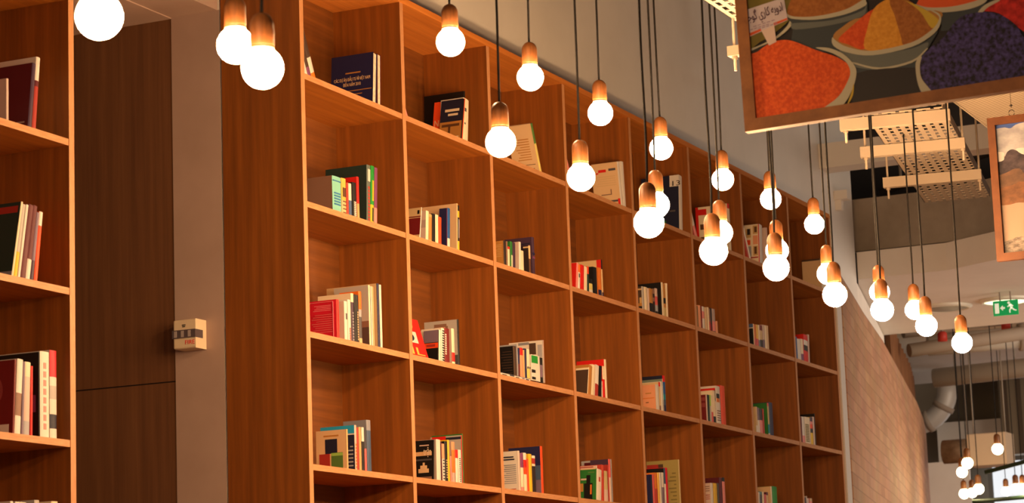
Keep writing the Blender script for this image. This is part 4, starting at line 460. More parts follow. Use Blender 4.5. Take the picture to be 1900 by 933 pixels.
["thick ivory book with grey text, third on third shelf, eighth column of bookcase","books on the third shelf, eighth column",6.9853,0.1175,0.03,0.1249,0.1893,0.0,"I","I","s",[],[],[[0.1,0.7,0.1,0.14,"O5"],[0.1,0.7,0.16,0.2,"O5"],[0.1,0.7,0.22,0.26,"O5"],[0.1,0.7,0.28,0.32,"O5"],[0.1,0.7,0.34,0.38,"O5"],[0.1,0.7,0.4,0.44,"O5"],[0.1,0.7,0.46,0.5,"O5"],[0.1,0.7,0.52,0.56,"O5"],[0.1,0.7,0.58,0.62,"O5"],[0.1,0.7,0.64,0.68,"O5"],[0.1,0.7,0.7,0.74,"O5"]],"",3.0867],
["yellow-footed striped book, fourth from left on third shelf, eighth column of long bookcase","books on the third shelf, eighth column",7.1085,0.0544,0.03,0.1294,0.1961,0.0,"Y","Y","s",[[0,0.45,"Y"],[0.45,0.6,"K"],[0.6,0.75,"O2"],[0.75,0.85,"P"],[0.85,1,"V2"]],[],[],"",3.0867],
["pink book, fifth from left on third shelf, eighth column of long bookcase","books on the third shelf, eighth column",7.1669,0.0352,0.03,0.1341,0.2032,0.0,"P2","P2","s",[],[],[],"",3.0867],
["tall black book, rightmost on third shelf, eighth column of long bookcase","books on the third shelf, eighth column",7.206,0.0098,0.03,0.1028,0.2281,0.0,"K","K","s",[],[],[],"",3.0867],
["ivory book, leftmost on fourth shelf, eighth column of long bookcase","books on the fourth shelf, eighth column",6.8463,0.0333,0.03,0.1325,0.2008,0.0,"I","I","s",[],[],[],"",2.5167],
["dark purple book, second from left on fourth shelf, eighth column of long bookcase","books on the fourth shelf, eighth column",6.8826,0.0394,0.03,0.1337,0.2026,0.0,"V2","V2","s",[],[],[],"",2.5167],
["thin white book, third from left on fourth shelf, eighth column of long bookcase","books on the fourth shelf, eighth column",6.9235,0.0138,0.03,0.1398,0.2119,0.0,"W","W","s",[],[],[],"",2.5167],
["pinkish book, fourth from left on fourth shelf, eighth column of long bookcase","books on the fourth shelf, eighth column",6.9411,0.0393,0.03,0.1313,0.1989,0.0,"P2","P2","s",[],[],[],"",2.5167],
["brown and pink book, rightmost on fourth shelf, eighth column of long bookcase","books on the fourth shelf, eighth column",7.0066,0.049,0.03,0.1334,0.2022,0.0,"P","P","s",[[0,0.9,"P"],[0.9,1,"A2"]],[],[],"",2.5167],
["thick white book, leftmost on top visible shelf of left bookcase","books on the top visible shelf at left",-1.8988,0.0137,0.17,0.1513,0.1667,0.0,"P2","P2","s",[],[],[],"",3.6567],
["dark maroon hardback, second from left on top visible shelf of left bookcase","books on the top visible shelf at left",-1.7668,0.0225,0.17,0.322,0.2605,7.0,"M","V2","s",[],[[0.1,0.5,0.04,0.07,"P3"],[0.05,0.45,0.1,0.12,"P3"]],[],"",3.6567],
["tall white book with red-footed spine, rightmost on top visible shelf of left bookcase","books on the top visible shelf at left",-1.7406,0.0245,0.17,0.322,0.2886,6.0,"W","R3","s",[[0,0.6,"R3"],[0.6,0.68,"M"],[0.68,1,"W"]],[],[],"",3.6567],
["dark fashion magazine with red title, leftmost on second visible shelf of left bookcase","books on the second visible shelf at left",-1.8702,0.0107,0.17,0.2118,0.2951,12.0,"G3","I","s",[],[[0.05,0.7,0.86,0.95,"R3"],[0.55,0.75,0.62,0.86,"H"],[0.5,0.8,0.3,0.6,"H"],[0.5,0.8,0,0.3,"R3"],[0.0,0.4,0.02,0.08,"Q2"]],[],"",3.0867],
["grey book with yellow foot, second from left on second visible shelf of left bookcase","books on the second visible shelf at left",-1.8564,0.0216,0.17,0.1884,0.2855,11.0,"Q","Q","s",[[0,0.35,"Y"],[0.35,1,"Q"]],[],[],"",3.0867],
["pale grey book, third from left on second visible shelf of left bookcase","books on the second visible shelf at left",-1.8325,0.0147,0.17,0.1901,0.288,11.0,"W","W","s",[],[],[],"",3.0867],
["dark maroon book, fourth from left on second visible shelf of left bookcase","books on the second visible shelf at left",-1.8147,0.0295,0.17,0.1914,0.29,11.0,"M","M","s",[],[],[],"",3.0867],
["maroon book with white foot, fifth from left on second visible shelf of left bookcase","books on the second visible shelf at left",-1.7828,0.0258,0.17,0.1917,0.2905,10.0,"M","M","s",[[0,0.28,"W"],[0.28,1,"M"]],[],[],"",3.0867],
["mottled purple book, sixth from left on second visible shelf of left bookcase","books on the second visible shelf at left",-1.7547,0.0197,0.17,0.1766,0.2676,9.0,"V3","V3","s",[[0,0.3,"V2"],[0.3,1,"V3"]],[],[],"",3.0867],
["red book with white top, rightmost on second visible shelf of left bookcase","books on the second visible shelf at left",-1.7319,0.0221,0.17,0.1797,0.2723,8.0,"O2","O2","s",[[0,0.8,"O2"],[0.8,1,"W"]],[],[],"",3.0867],
["dark red book with circle pattern and barcode, leftmost on third visible shelf of left bookcase","books on the third visible shelf at left",-1.8657,0.0108,0.17,0.2665,0.2722,3.0,"M2","M2","s",[],[[0.06,0.3,0.02,0.14,"W"]],[],"circle",2.5167],
["white book with picture spine, second from left on third visible shelf of left bookcase","books on the third visible shelf at left",-1.8506,0.0348,0.17,0.1825,0.2765,4.0,"W","W","s",[[0,0.25,"W"],[0.25,0.55,"BR"],[0.55,1,"W"]],[],[],"",2.5167],
["thin purple book, third from left on third visible shelf of left bookcase","books on the third visible shelf at left",-1.8125,0.0131,0.17,0.1779,0.2696,3.0,"V3","V3","s",[],[],[],"",2.5167],
["pale pink-ivory book, fourth from left on third visible shelf of left bookcase","books on the third visible shelf at left",-1.7961,0.0352,0.17,0.1786,0.2706,2.0,"I","I","s",[[0,0.2,"S2"],[0.2,0.8,"P2"],[0.8,1,"I"]],[],[],"",2.5167],
["thin red book, fifth from left on third visible shelf of left bookcase","books on the third visible shelf at left",-1.7565,0.0133,0.17,0.1707,0.2587,1.0,"R","R","s",[],[],[],"",2.5167],
["black magazine with violet glow, sixth from left on third visible shelf of left bookcase","books on the third visible shelf at left",-1.7054,0.0089,0.17,0.271,0.3153,0.0,"K","K","s",[],[[0.05,0.3,0.3,0.5,"V"]],[],"",2.5167],
["white magazine with pink lettering, seventh from left on third visible shelf of left bookcase","books on the third visible shelf at left",-1.6931,0.0551,0.17,0.2,0.32,0.0,"W","W","s",[],[],[[0.3,0.6,0.1,0.17,"P"],[0.3,0.6,0.2,0.27,"P"],[0.3,0.6,0.3,0.37,"P"],[0.3,0.6,0.4,0.47,"P"],[0.3,0.6,0.5,0.57,"P"],[0.3,0.6,0.6,0.67,"P"],[0.3,0.6,0.7,0.77,"P"],[0.3,0.6,0.8,0.87,"P"]],"",2.5167],
["white magazine with red and black patches, rightmost on third visible shelf of left bookcase","books on the third visible shelf at left",-1.6334,0.0432,0.17,0.2,0.3302,0.0,"W","W","s",[[0,0.12,"W"],[0.12,0.28,"N2"],[0.28,0.45,"W"],[0.45,0.6,"Q"],[0.6,0.7,"W"],[0.7,1,"C"]],[],[],"",2.5167],
["white magazine, leftmost on fourth visible shelf of left bookcase","books on the fourth visible shelf at left",-1.8778,0.0171,0.17,0.0938,0.3308,0.0,"W","W","s",[],[],[],"",1.9467],
["white and grey magazine, second from left on fourth visible shelf of left bookcase","books on the fourth visible shelf at left",-1.8457,0.0648,0.17,0.2,0.3304,0.0,"W","W","s",[],[],[],"",1.9467],
["grey magazine, third from left on fourth visible shelf of left bookcase","books on the fourth visible shelf at left",-1.7317,0.0298,0.17,0.2,0.3424,0.0,"Q","Q","s",[],[],[],"",1.9467],
["pale book, rightmost on fourth visible shelf of left bookcase","books on the fourth visible shelf at left",-1.6262,0.0394,0.17,0.2,0.3429,0.0,"I","I","s",[],[],[],"",1.9467]]

KIND = ('booklet', 'leaflet', 'magazine', 'folder', 'binder', 'board')
def bars(name, rects, parent, fn, z=1):
    if len(rects) == 2:
        for r_ in rects: bars(name, [r_], parent, fn)
        return
    q = MB()
    for k, (a0, a1, z0, z1, c) in enumerate(rects): fn(q, a0, a1, z0, z1, pm(c), k)
    return q.build(name, parent)
def make_book(rec):
    label, grp, x0, w, y0, d, L, lean, cc, sc, st, bands, deco, slab_, special, zb = rec
    head = label.split(',')[0].split(' with ')[0].split(' leaning')[0].split(' behind')[0]
    nm = 'book'
    for k in KIND:
        if k in head: nm = k
    c, s = pm(cc), pm(sc)
    if st == 'flat':
        root = tag(empty(nm, (x0, y0, zb)), label, nm, grp)
        q = MB(); q.box(0, w, 0, d, .0, .0022, c); q.box(0, w, 0, d, L-.0022, L, c); q.box(0, w, d-.003, d, .0022, L-.0022, c); q.build('cover', root)
        q = MB(); q.box(.002, w-.002, .001, d-.003, .0024, L-.0024, pm('W')); q.build('pages', root)
        bars('printed_edge', [(.05,.2,.2,.5,'K'), (.3,.45,.4,.8,'N2'), (.5,.62,.1,.5,'K'), (.72,.8,.3,.7,'V3'), (.85,.95,.2,.6,'N')], root, lambda q,a0,a1,b0,b1,m,k: q.box(w*a0, w*a1, .0002, .002, L*b0, L*b1, m))
        return root
    px = w if lean > 0 else 0.0
    root = tag(empty(nm, (x0+px, y0, zb), (0, R(lean), 0) if st != 'face' else (R(-16), 0, 0)), label, nm, grp)
    a, e = -px, w-px
    t = min(.0026, w*.14); ts = min(.004, max(.0015, w*.2)); i_ = .003
    q = MB()
    if st == 'face':
        q.box(0, w, 0, .0025, 0, L, c); q.box(0, w, d-.0025, d, 0, L, c); q.box(0, .0025, .0025, d-.0025, 0, L, c); q.build('cover', root)
        q = MB(); q.box(.0026, w-.003, .0026, d-.0026, .003, L-.003, pages_m); q.build('pages', root)
    elif st == 's':
        q.box(a, a+t, ts, d, 0, L, c); q.box(e-t, e, ts, d, 0, L, c)
        prof = [(a + w*k/6, ts*(1-math.sin(math.pi*k/6)**.6)) for k in range(7)]
        out = prof + [(e, ts+.0012), (a, ts+.0012)]
        for f0, f1, k in (bands or [(0, 1, None)]):
            q.prism(out, L*f0, L*f1, pm(k) if k else s)
        q.build('cover', root)
        q = MB(); q.box(a+t, e-t, ts+.0012, d-i_, i_, L-i_, pages_m); q.build('pages', root)
    else:
        q.box(a, a+t, 0, d-.003, 0, L, c); q.box(e-t, e, 0, d-.003, 0, L, c); q.box(a, e, d-.003, d, 0, L, c); q.build('cover', root)
        q = MB(); q.box(a+t, e-t, i_, d-.003, i_, L-i_, pages_m); q.build('pages', root)
    if deco: bars('cover_print', deco, root, lambda q,a0,a1,b0,b1,m,k: q.box(a-.0004-.00025*k, a+.0008, ts+(d-ts)*a0, ts+(d-ts)*a1, L*b0, L*b1, m))
    if slab_: bars('spine_print', slab_, root, lambda q,a0,a1,b0,b1,m,k: q.box(a+w*a0, a+w*a1, -.0006, .0035, L*b0, L*b1, m))
    if special == 'invest':
        tx = lambda s_, z, sz, wd, m, yo=None: text_mesh('cover_title', s_, sz, m, root, (a-.0006, d*.5+wd/2 if yo is None else yo, z), (0,-1,0), (0,0,1), width=wd)
        tx('C\u00c1C D\u1ef0 \u00c1N \u0110\u1ea6U T\u01af \u1ede VI\u1ec6T NAM', L*.50, .022, d*.86, pm('H2')); tx('\u0110\u1ebeN N\u0102M 2010', L*.40, .022, d*.42, pm('H2'))
        bars('cover_print', [(.3,.66,.64,.665,'A3'), (.03,.72,.30,.315,'A3'), (.25,.6,.23,.245,'A3'), (.3,.6,.155,.165,'A3'), (.35,.5,.08,.09,'A3')], root, lambda q,a0,a1,b0,b1,m,k: q.box(a-.0004, a+.0008, d*a0, d*a1, L*b0, L*b1, m))
    if special == 'NH': text_mesh('cover_title', 'NH', .05, pm('H2'), root, (a-.0006, d*.97, L*.42), (0,-1,0), (0,0,1), width=d*.3)
    if special == '13': text_mesh('cover_number', '13', .045, pm('K'), root, (a-.003, d*.23, L*.81), (0,-1,0), (0,0,1), width=d*.2)
    if special == 'novel': text_mesh('cover_title', 'tr\u1eadn', .05, pm('I'), root, (a-.005, d*.52, L*.63), (0,-1,0), (0,0,1), width=d*.4)
    if special == 'circle':
        q = MB()
        for rr in (.03, .05, .07):
            q.prism([(d*.45+rr*math.cos(k*math.pi/16), L*.6+rr*math.sin(k*math.pi/16)) for k in range(32)], a-.0004-.0003*(.08-rr)*100, a+.0006, pm('M3' if rr != .05 else 'M2'), axis='x')
        q.build('cover_print', root)
    if special == 'IL':
        v0 = w - .185; P = lambda f: v0 + .185*f
        text_mesh('cover_title', 'IL', L*.27, pm('Y2'), root, (P(.06), -.0008, L*.07), (1,0,0), (0,0,1), width=.13)
        q = MB(); q.box(P(-.1), P(.66), -.0008, .002, L*.37, L*.66, pm('W')); q.build('cover_panel', root)
        q = MB(); q.prism([(P(.22)+.05*math.cos(k*math.pi/12), L*.51+L*.115*math.sin(k*math.pi/12)) for k in range(24)], -.0014, .002, pm('N2'), axis='y'); q.build('cover_picture', root)
        q = MB(); q.prism([(P(.4)+.034*math.cos(k*math.pi/12), L*.82+.022*math.sin(k*math.pi/12)) for k in range(24)], -.0008, .002, pm('Y2'), axis='y'); q.prism([(P(.4)+.02*math.cos(k*math.pi/12), L*.82+.013*math.sin(k*math.pi/12)) for k in range(24)], -.0012, .002, pm('R'), axis='y'); q.build('cover_seal', root)
    return root
for rec in BOOKS: make_book(rec)
# ------------------------------------------------------------------ pendant lamps
def make_lamp(x, y, z, top, label, group, k=1.0, bend=0.0):
    root = tag(empty('pendant_lamp', (x, y, z)), label, 'lamp', group)
    r = .0475*k
    q = MB(); pr_ = [(0, -r)] + [(r*math.sin(math.pi*i/24), -r*math.cos(math.pi*i/24)) for i in range(1, 20)] + [(.02*k, .0425*k), (0, .0425*k)]
    q.lathe(pr_, bulb_m if k == 1 else bulb_far, 32); q.build('bulb', root)
    q = MB(); q.lathe([(0,.0428*k), (.0262*k,.0405*k), (.0275*k,.0425*k), (.0275*k,.0475*k), (0,.0478*k)], collar_m, 24); q.build('collar', root)
    q = MB(); q.lathe([(0,.048*k), (.0262*k,.048*k), (.0278*k,.053*k), (.0276*k,.1*k)] + [(.0276*k*math.cos(a*math.pi/16), .1*k+.031*k*math.sin(a*math.pi/16)) for a in range(1, 8)] + [(0,.131*k)], socket_m, 24); q.build('socket', root)
    z1 = top - z; pts = []
    for i in range(13):
        f = i/12; h = .1312*k + (z1-.1312*k)*f
        pts.append((bend*.02*math.sin(f*9.0)*(1-f) + bend*.012*f, bend*.012*math.sin(f*6+1)*f*(1-f), h))
    q = MB(); q.tube(pts, .0042*k, cord_m, 8); q.build('cord', root)
    return root
LAMPS = [
(-1.943, -1.66, 3.689, 6.6, 1, 0.4, 'lit globe pendant lamp with wooden socket, leftmost in the upper back row'),
(-1.294, -1.66, 3.703, 6.6, 1, 0.6, 'lit globe pendant lamp with wooden socket, second from left in the upper back row'),
(-0.645, -1.66, 3.699, 6.6, 1, 0.5, 'lit globe pendant lamp with wooden socket, third from left in the upper back row'),
(-0.009, -1.66, 3.678, 6.6, 1, -0.6, 'lit globe pendant lamp with wooden socket, fourth from left in the upper back row'),
(0.72, -1.66, 3.672, 6.6, 1, 0.6, 'lit globe pendant lamp with wooden socket, fifth from left in the upper back row'),
(1.363, -1.66, 3.691, 6.6, 1, 0.4, 'lit globe pendant lamp with wooden socket, sixth from left in the upper back row'),
(2.005, -1.66, 3.672, 6.6, 1, -0.4, 'lit globe pendant lamp with wooden socket, rightmost in the upper back row'),
(-3.817, -1.947, 3.221, 6.6, 1, 0.4, 'lit globe pendant lamp with wooden socket, leftmost in the middle row'),
(-2.198, -1.947, 3.264, 6.6, 1, 0.5, 'lit globe pendant lamp with wooden socket, second from left in the middle row'),
(-1.551, -1.947, 3.261, 6.6, 1, 0.5, 'lit globe pendant lamp with wooden socket, third from left in the middle row'),
(-0.845, -1.947, 3.278, 6.6, 1, 0.6, 'lit globe pendant lamp with wooden socket, fourth from left in the middle row'),
(-0.158, -1.947, 3.277, 6.6, 1, 0.4, 'lit globe pendant lamp with wooden socket, fifth from left in the middle row'),
(0.537, -1.947, 3.305, 6.6, 1, 0.6, 'lit globe pendant lamp with wooden socket, sixth from left in the middle row'),
(1.235, -1.947, 3.3, 6.6, 1, 0.4, 'lit globe pendant lamp with wooden socket, seventh from left in the middle row'),
(2.048, -1.947, 3.321, 6.6, 1, 0.4, 'lit globe pendant lamp with wooden socket, eighth from left in the middle row'),
(2.657, -1.947, 3.309, 4.199, 1, 0.4, 'lit globe pendant lamp with wooden socket, rightmost in the middle row'),
(-5.023, -2.345, 2.958, 4.149, 1, 0.4, 'lit globe pendant lamp with wooden socket, leftmost in the lower front row'),
(-4.366, -2.345, 2.989, 4.149, 1, 0.4, 'lit globe pendant lamp with wooden socket, second from left in the lower front row'),
(-1.962, -2.345, 2.997, 4.149, 1, 0.5, 'lit globe pendant lamp with wooden socket, third from left in the lower front row'),
(-1.368, -2.345, 2.99, 4.149, 1, 0.5, 'lit globe pendant lamp with wooden socket, fourth from left in the lower front row'),
(-0.703, -2.345, 3.023, 4.149, 1, 0.4, 'lit globe pendant lamp with wooden socket, fifth from left in the lower front row'),
(0.007, -2.345, 3.013, 4.149, 1, 0.4, 'lit globe pendant lamp with wooden socket, sixth from left in the lower front row'),
(0.664, -2.345, 3.032, 4.149, 1, 0.4, 'lit globe pendant lamp with wooden socket, seventh from left in the lower front row'),
(1.353, -2.345, 3.045, 4.149, 1, 0.4, 'lit globe pendant lamp with wooden socket, eighth from left in the lower front row'),
(1.967, -2.345, 3.035, 6.6, 1, 0.4, 'lit globe pendant lamp with wooden socket, rightmost in the lower front row'),
(13.6, 0.576, 3.407, 6.6, 1.1, 0.5, 'far upper lamp of the left pair above the brick wall end'),
(14.3, 0.81, 3.379, 5.199, 1.1, 0.5, 'far lower lamp of the left pair near the brick wall end'),
(13.5, 0.258, 3.51, 6.6, 1.1, 0.5, 'far highest lamp, in front of the beige air unit'),
(14.6, 0.732, 3.228, 5.199, 1.08, 0.5, 'far right lamp of the low trio near the brick wall'),
(16.6, 1.296, 3.33, 5.199, 1.08, 0.5, 'far middle lamp of the low trio near the brick wall'),
(16.8, 1.434, 3.338, 5.199, 1.12, 0.5, 'far left lamp of the low trio near the brick wall'),
(17.2, 1.074, 3.364, 5.199, 1.05, 0.5, 'far single lamp left of the edge pair'),
(16.5, 0.805, 3.339, 5.199, 1.12, 0.5, 'far left lamp of the pair at the right photo edge'),
(16.6, 0.754, 3.341, 5.199, 1.12, 0.5, 'far right lamp of the pair at the right photo edge')]
for x, y, z, top, k, bend, label in LAMPS: make_lamp(x, y, z, top, label, 'pendant lamps hanging in front of the bookcase' if k == 1 else 'far pendant lamps beyond the brick wall', k, bend)
# ------------------------------------------------------------------ fire alarm sounder on the white reveal
al = tag(empty('fire_alarm', (-.004, .50, 3.048)), 'ivory fire alarm sounder with red FIRE lettering on the white reveal', 'alarm')
am = mat('ivory_plastic', (226, 206, 176), .35); 
q = MB(); q.box(-.088, 0, 0, .115, 0, .128, am); o = q.build('housing', al); bv = o.modifiers.new('round', 'BEVEL'); bv.width = .008; bv.segments = 3
q = MB(); q.prism([(-.001,.046),(.117,.046),(.117,.082),(-.001,.082)], -.093, -.03, mat('smoked_lens', (92, 80, 84), .2), axis='x'); q.build('lens', al)
q = MB()
for k in range(3): q.box(-.0945, -.09, .022+.035*k, .036+.035*k, .05, .078, mat('lens_flash', (170, 158, 156), .2))
q.build('flash_element', al)
q = MB(); q.box(-.090, -.08, .052, .066, .094, .098, pm('K')); q.box(-.090, -.08, .05, .068, .101, .105, pm('K')); q.build('sounder_slot', al)
text_mesh('lettering', 'FIRE', .026, mat('fire_red', (214, 40, 30), .5), al, (-.0885, .055, .018), (0,-1,0), (0,0,1), width=.048)
# ------------------------------------------------------------------ hanging pictures
SPICE = [["olive",[[7,258],[20,417],[111,442],[197,406],[182,352],[165,330],[115,299],[67,279]]],["rim",[[20,259],[71,271],[120,288],[161,317],[177,348],[172,359],[184,349],[180,324],[157,300],[113,277],[70,263],[19,249]]],["dark",[[19,249],[113,276],[121,274],[25,224]]],["tinshade",[[168,344],[179,312],[177,230],[309,213],[403,233],[421,326],[415,347],[349,323],[257,321]]],["tin",[[174,318],[188,300],[306,295],[399,305],[417,327],[415,345],[405,324],[307,310],[185,321]]],["brown",[[165,360],[181,399],[217,454],[322,476],[408,415],[416,352],[350,331],[258,328],[186,340]]],["rim",[[162,356],[186,342],[258,331],[351,336],[411,358],[418,352],[414,337],[349,321],[257,320],[176,337]]],["tinshade",[[578,294],[643,243],[646,217],[730,228],[778,274],[775,294]]],["orange2",[[575,314],[599,355],[666,384],[741,350],[785,298],[755,288],[681,283],[608,294]]],["rim",[[570,315],[609,298],[682,288],[756,293],[790,302],[784,283],[734,271],[656,274],[593,289]]],["red",[[772,260],[803,280],[878,306],[1020,291],[1055,167],[978,112],[889,176],[824,241]]],["rim",[[760,257],[783,276],[823,286],[827,280],[792,267],[771,253]]],["tinshade",[[310,223],[325,160],[360,34],[575,35],[556,98],[574,139],[614,193],[631,220],[574,189],[423,182]]],["tin",[[322,211],[341,168],[375,147],[444,131],[544,137],[586,162],[599,190],[548,179],[448,178],[379,189]]],["rim",[[361,167],[444,136],[545,142],[592,171],[592,166],[544,135],[444,130],[366,160]]],["dark",[[363,129],[562,117],[558,92],[575,35],[360,34]]],["tan",[[305,255],[336,282],[409,303],[632,284],[641,248],[617,222],[549,191],[424,189],[340,218]]],["orange3",[[321,244],[355,272],[441,322],[428,264],[402,202],[351,224]]],["yellow",[[402,202],[416,266],[441,322],[480,344],[495,336],[507,281],[516,239],[527,192],[469,187]]],["brown",[[527,192],[517,224],[505,286],[493,341],[538,339],[584,298],[623,239],[585,207]]],["yellow2",[[518,342],[556,323],[603,290],[637,256],[638,239],[613,233],[583,290],[537,334]]],["rim",[[303,255],[303,230],[339,203],[423,178],[549,184],[621,214],[645,247],[641,273],[608,293],[638,268],[637,249],[612,225],[545,197],[424,192],[350,216],[316,240]]],["purple",[[566,131],[597,166],[649,197],[676,227],[713,253],[776,254],[828,236],[872,194],[901,145],[1002,108],[1037,-4],[871,-17],[592,8],[565,91]]],["rim",[[556,132],[576,149],[568,121],[570,81],[597,34],[570,33],[556,73]]],["orange",[[15,221],[59,250],[102,271],[134,274],[175,265],[249,223],[308,193],[346,162],[355,140],[335,96],[280,46],[253,36],[130,34],[-1,29]]],["rim",[[247,231],[290,223],[333,197],[363,159],[369,128],[351,80],[315,36],[258,30],[253,36],[307,67],[341,112],[350,141],[337,174],[299,205]]],["yellow2",[[358,100],[353,65],[335,38],[330,34],[348,71]]],["sign",[[20,388],[158,408],[165,334],[26,299]]],["orange2",[[27,311],[75,321],[77,314],[27,301]]],["orange2",[[118,332],[163,341],[164,335],[120,324]]],["stick",[[77,314],[120,324],[123,271],[98,263]]]]

HILLS = [["sky",[[24,649],[13,489],[555,422],[570,618]]],["cloud",[[26,583],[61,604],[100,597],[141,614],[279,616],[471,581],[555,551],[543,394],[23,487]]],["rock",[[25,447],[51,459],[78,491],[103,500],[142,483],[182,498],[273,537],[366,475],[551,492],[534,267],[23,347]]],["snow",[[28,492],[53,494],[62,473],[50,452],[27,451]]],["snow",[[118,498],[148,502],[201,491],[273,532],[229,472],[155,469]]],["hill",[[26,361],[66,397],[126,410],[261,369],[552,383],[535,169],[21,247]]],["hill2",[[24,307],[92,339],[142,348],[304,294],[544,286],[532,130],[20,227]]],["ground",[[20,227],[75,251],[140,253],[346,210],[538,208],[517,-63],[-11,11]]],["pale",[[20,58],[64,93],[129,101],[335,54],[526,43],[517,-63],[-1,10]]]]

PC = dict(dark=(38,34,34), olive=(112,100,36), rim=(176,172,150), tinshade=(54,62,66), tin=(98,104,100), brown=(152,92,36), orange2=(206,84,34), red=(180,30,22), tan=(166,118,58), orange3=(206,78,22), yellow=(206,142,42), yellow2=(186,158,52), sign=(196,184,190), stick=(208,186,176), orange=(214,70,16), purple=(42,30,56))
PN = {'orange': ((192,66,12),(222,94,28),90), 'purple': ((20,15,26),(74,64,128),75), 'yellow': ((196,132,36),(214,152,52),80), 'brown': ((142,84,32),(164,102,44),80), 'red': ((150,18,14),(206,44,34),50), 'orange3': ((192,66,18),(216,88,30),80)}
def pcol(n):
    if n in PN: return noisy('photo_'+n, PN[n][0], PN[n][1], (1,1,1), PN[n][2], 4, .6, .38, .66)
    return mat('photo_'+n, PC[n], .55)
frame_m = noisy('picture_frame_oak', (116, 72, 38), (150, 98, 54), (10, 3, 3), 4, 5, .5, .3, .7)
def frame(name, label, loc, rx, FWd, FHt, mw, th_, m):
    root = tag(empty(name, loc, (rx, 0, 0)), label, 'picture')
    # local: -y is to the right as seen, z up, -x towards the viewer
    def rail(pts): 
        q = MB(); q.prism([(-p[0], p[1]) for p in pts], -.004, th_, m, axis='x'); return q.build('frame_rail', root)
    rail([(0,0),(FWd,0),(FWd-mw,mw),(mw,mw)]); rail([(0,FHt),(mw,FHt-mw),(FWd-mw,FHt-mw),(FWd,FHt)])
    rail([(0,0),(mw,mw),(mw,FHt-mw),(0,FHt)]); rail([(FWd,0),(FWd,FHt),(FWd-mw,FHt-mw),(FWd-mw,mw)])
    return root
def clip(poly, x0, x1, y0, y1):
    def cut(P, f, g):
        out = []
        for i in range(len(P)):
            a, b_ = P[i], P[(i+1) % len(P)]
            if f(a): out.append(a)
            if f(a) != f(b_): out.append(g(a, b_))
        return out
    def ix(v): return lambda a, b_: (v, a[1]+(b_[1]-a[1])*(v-a[0])/(b_[0]-a[0]))
    def iy(v): return lambda a, b_: (a[0]+(b_[0]-a[0])*(v-a[1])/(b_[1]-a[1]), v)
    for f, g in ((lambda p: p[0] >= x0, ix(x0)), (lambda p: p[0] <= x1, ix(x1)), (lambda p: p[1] >= y0, iy(y0)), (lambda p: p[1] <= y1, iy(y1))):
        if poly: poly = cut(poly, f, g)
    return poly
def spline(P, n=4):
    out = []
    for i in range(len(P)):
        p0, p1, p2, p3 = (P[(i+k-1) % len(P)] for k in range(4))
        for s_ in range(n):
            t = s_/n
            out.append(tuple(.5*(2*p1[c]+(p2[c]-p0[c])*t+(2*p0[c]-5*p1[c]+4*p2[c]-p3[c])*t*t+(3*p1[c]-p0[c]-3*p2[c]+p3[c])*t**3) for c in (0,1)))
    return out
def printed(root, layers, colf, FWd, FHt, mw, base, smooth=True, depth=.012):
    q = MB(); q.prism([(-mw,mw),(-FWd+mw,mw),(-FWd+mw,FHt-mw),(-mw,FHt-mw)], depth, depth+.006, base, axis='x')
    for k, (n, P) in enumerate(layers):
        P = [(x/1000., y/1000.) for x, y in P]
        if smooth and n not in ('sign', 'stick', 'orange2'): P = spline(P)
        P = clip(P, mw, FWd-mw, mw, FHt-mw)
        if len(P) < 3: continue
        vs = [Vector((depth-.0001*(k+1), -x, y)) for x, y in P]
        q.poly([tuple(v) for v in vs], tessellate_polygon([vs]), colf(n))
    return q.build('photo_print', root)
f1 = frame('framed_picture', 'large oak framed photograph of heaped spice bowls hanging at upper right', (-2.0, -2.6948, 3.2397), R(-1.4), 1.36, .98, .038, .03, frame_m)
def moved(idx, dx, dy): return [(SPICE[i][0], [(x+dx, y+dy) for x, y in SPICE[i][1]]) for i in idx]
BOWL = (12, 13, 14, 16, 17, 18, 19, 20, 21)
MORE = moved(BOWL, 10, 640) + moved(BOWL, 420, 600) + moved(BOWL, 800, 640) + moved((12, 13, 22, 23), -330, 500) + moved((3, 4, 24, 25), 330, 430) + moved(BOWL, 640, 330) + moved(BOWL, -230, 350) + moved((7, 8, 9), 190, 270) + moved((24, 25), 960, 60)
printed(f1, MORE + list(SPICE), pcol, 1.36, .98, .036, mat('photo_dark', PC['dark'], .5))
# the hand-written price card in the photograph
sg = [(.02, .388), (.1581, .4078), (.165, .3336), (.0261, .2991)]
ex = Vector((sg[1][0]-sg[0][0], sg[1][1]-sg[0][1])).normalized()
ar = '\ufeea\ufe9f\ufeee\ufb94 \ufef1\u0631\ufe8e\ufb90 \ufeea\ufef3\u0648\u062f\u0627'
ax = Vector((0, -ex.x, ex.y)); ay = Vector((0, ex.y, ex.x))
text_mesh('card_lettering', ar, .04, mat('ink_maroon', (70, 30, 50), .6), f1, (.0015, -.0285, .349), ax, ay, .0003, width=.125)
q = MB()
for k, (u0, u1, v0) in enumerate([(.2,.75,.30), (.12,.6,.22), (.3,.8,.16)]):
    p = Vector((sg[0][0], sg[0][1])); e1 = Vector((sg[1][0]-sg[0][0], sg[1][1]-sg[0][1])); e2 = Vector((sg[3][0]-sg[0][0], sg[3][1]-sg[0][1]))
    for s_ in range(5):
        a0 = u0+(u1-u0)*s_/5; a1 = a0+(u1-u0)*.14
        c = [p+e1*a0+e2*(1-v0), p+e1*a1+e2*(1-v0), p+e1*a1+e2*(1-v0-.03), p+e1*a0+e2*(1-v0-.03)]
        q.poly([(.0018, -t.x, t.y) for t in c], [(0,1,2,3)], mat('ink_faint', (150,130,150), .6))
q.build('card_scribble', f1)
for yy in (-.25, -1.1):
    q = MB(); q.tube([(.015, yy, .98), (.015, yy, 3.3)], .0012, mat('hanging_wire', (90,80,70), .4, metal=.8), 6); q.build('hanging_wire', f1)
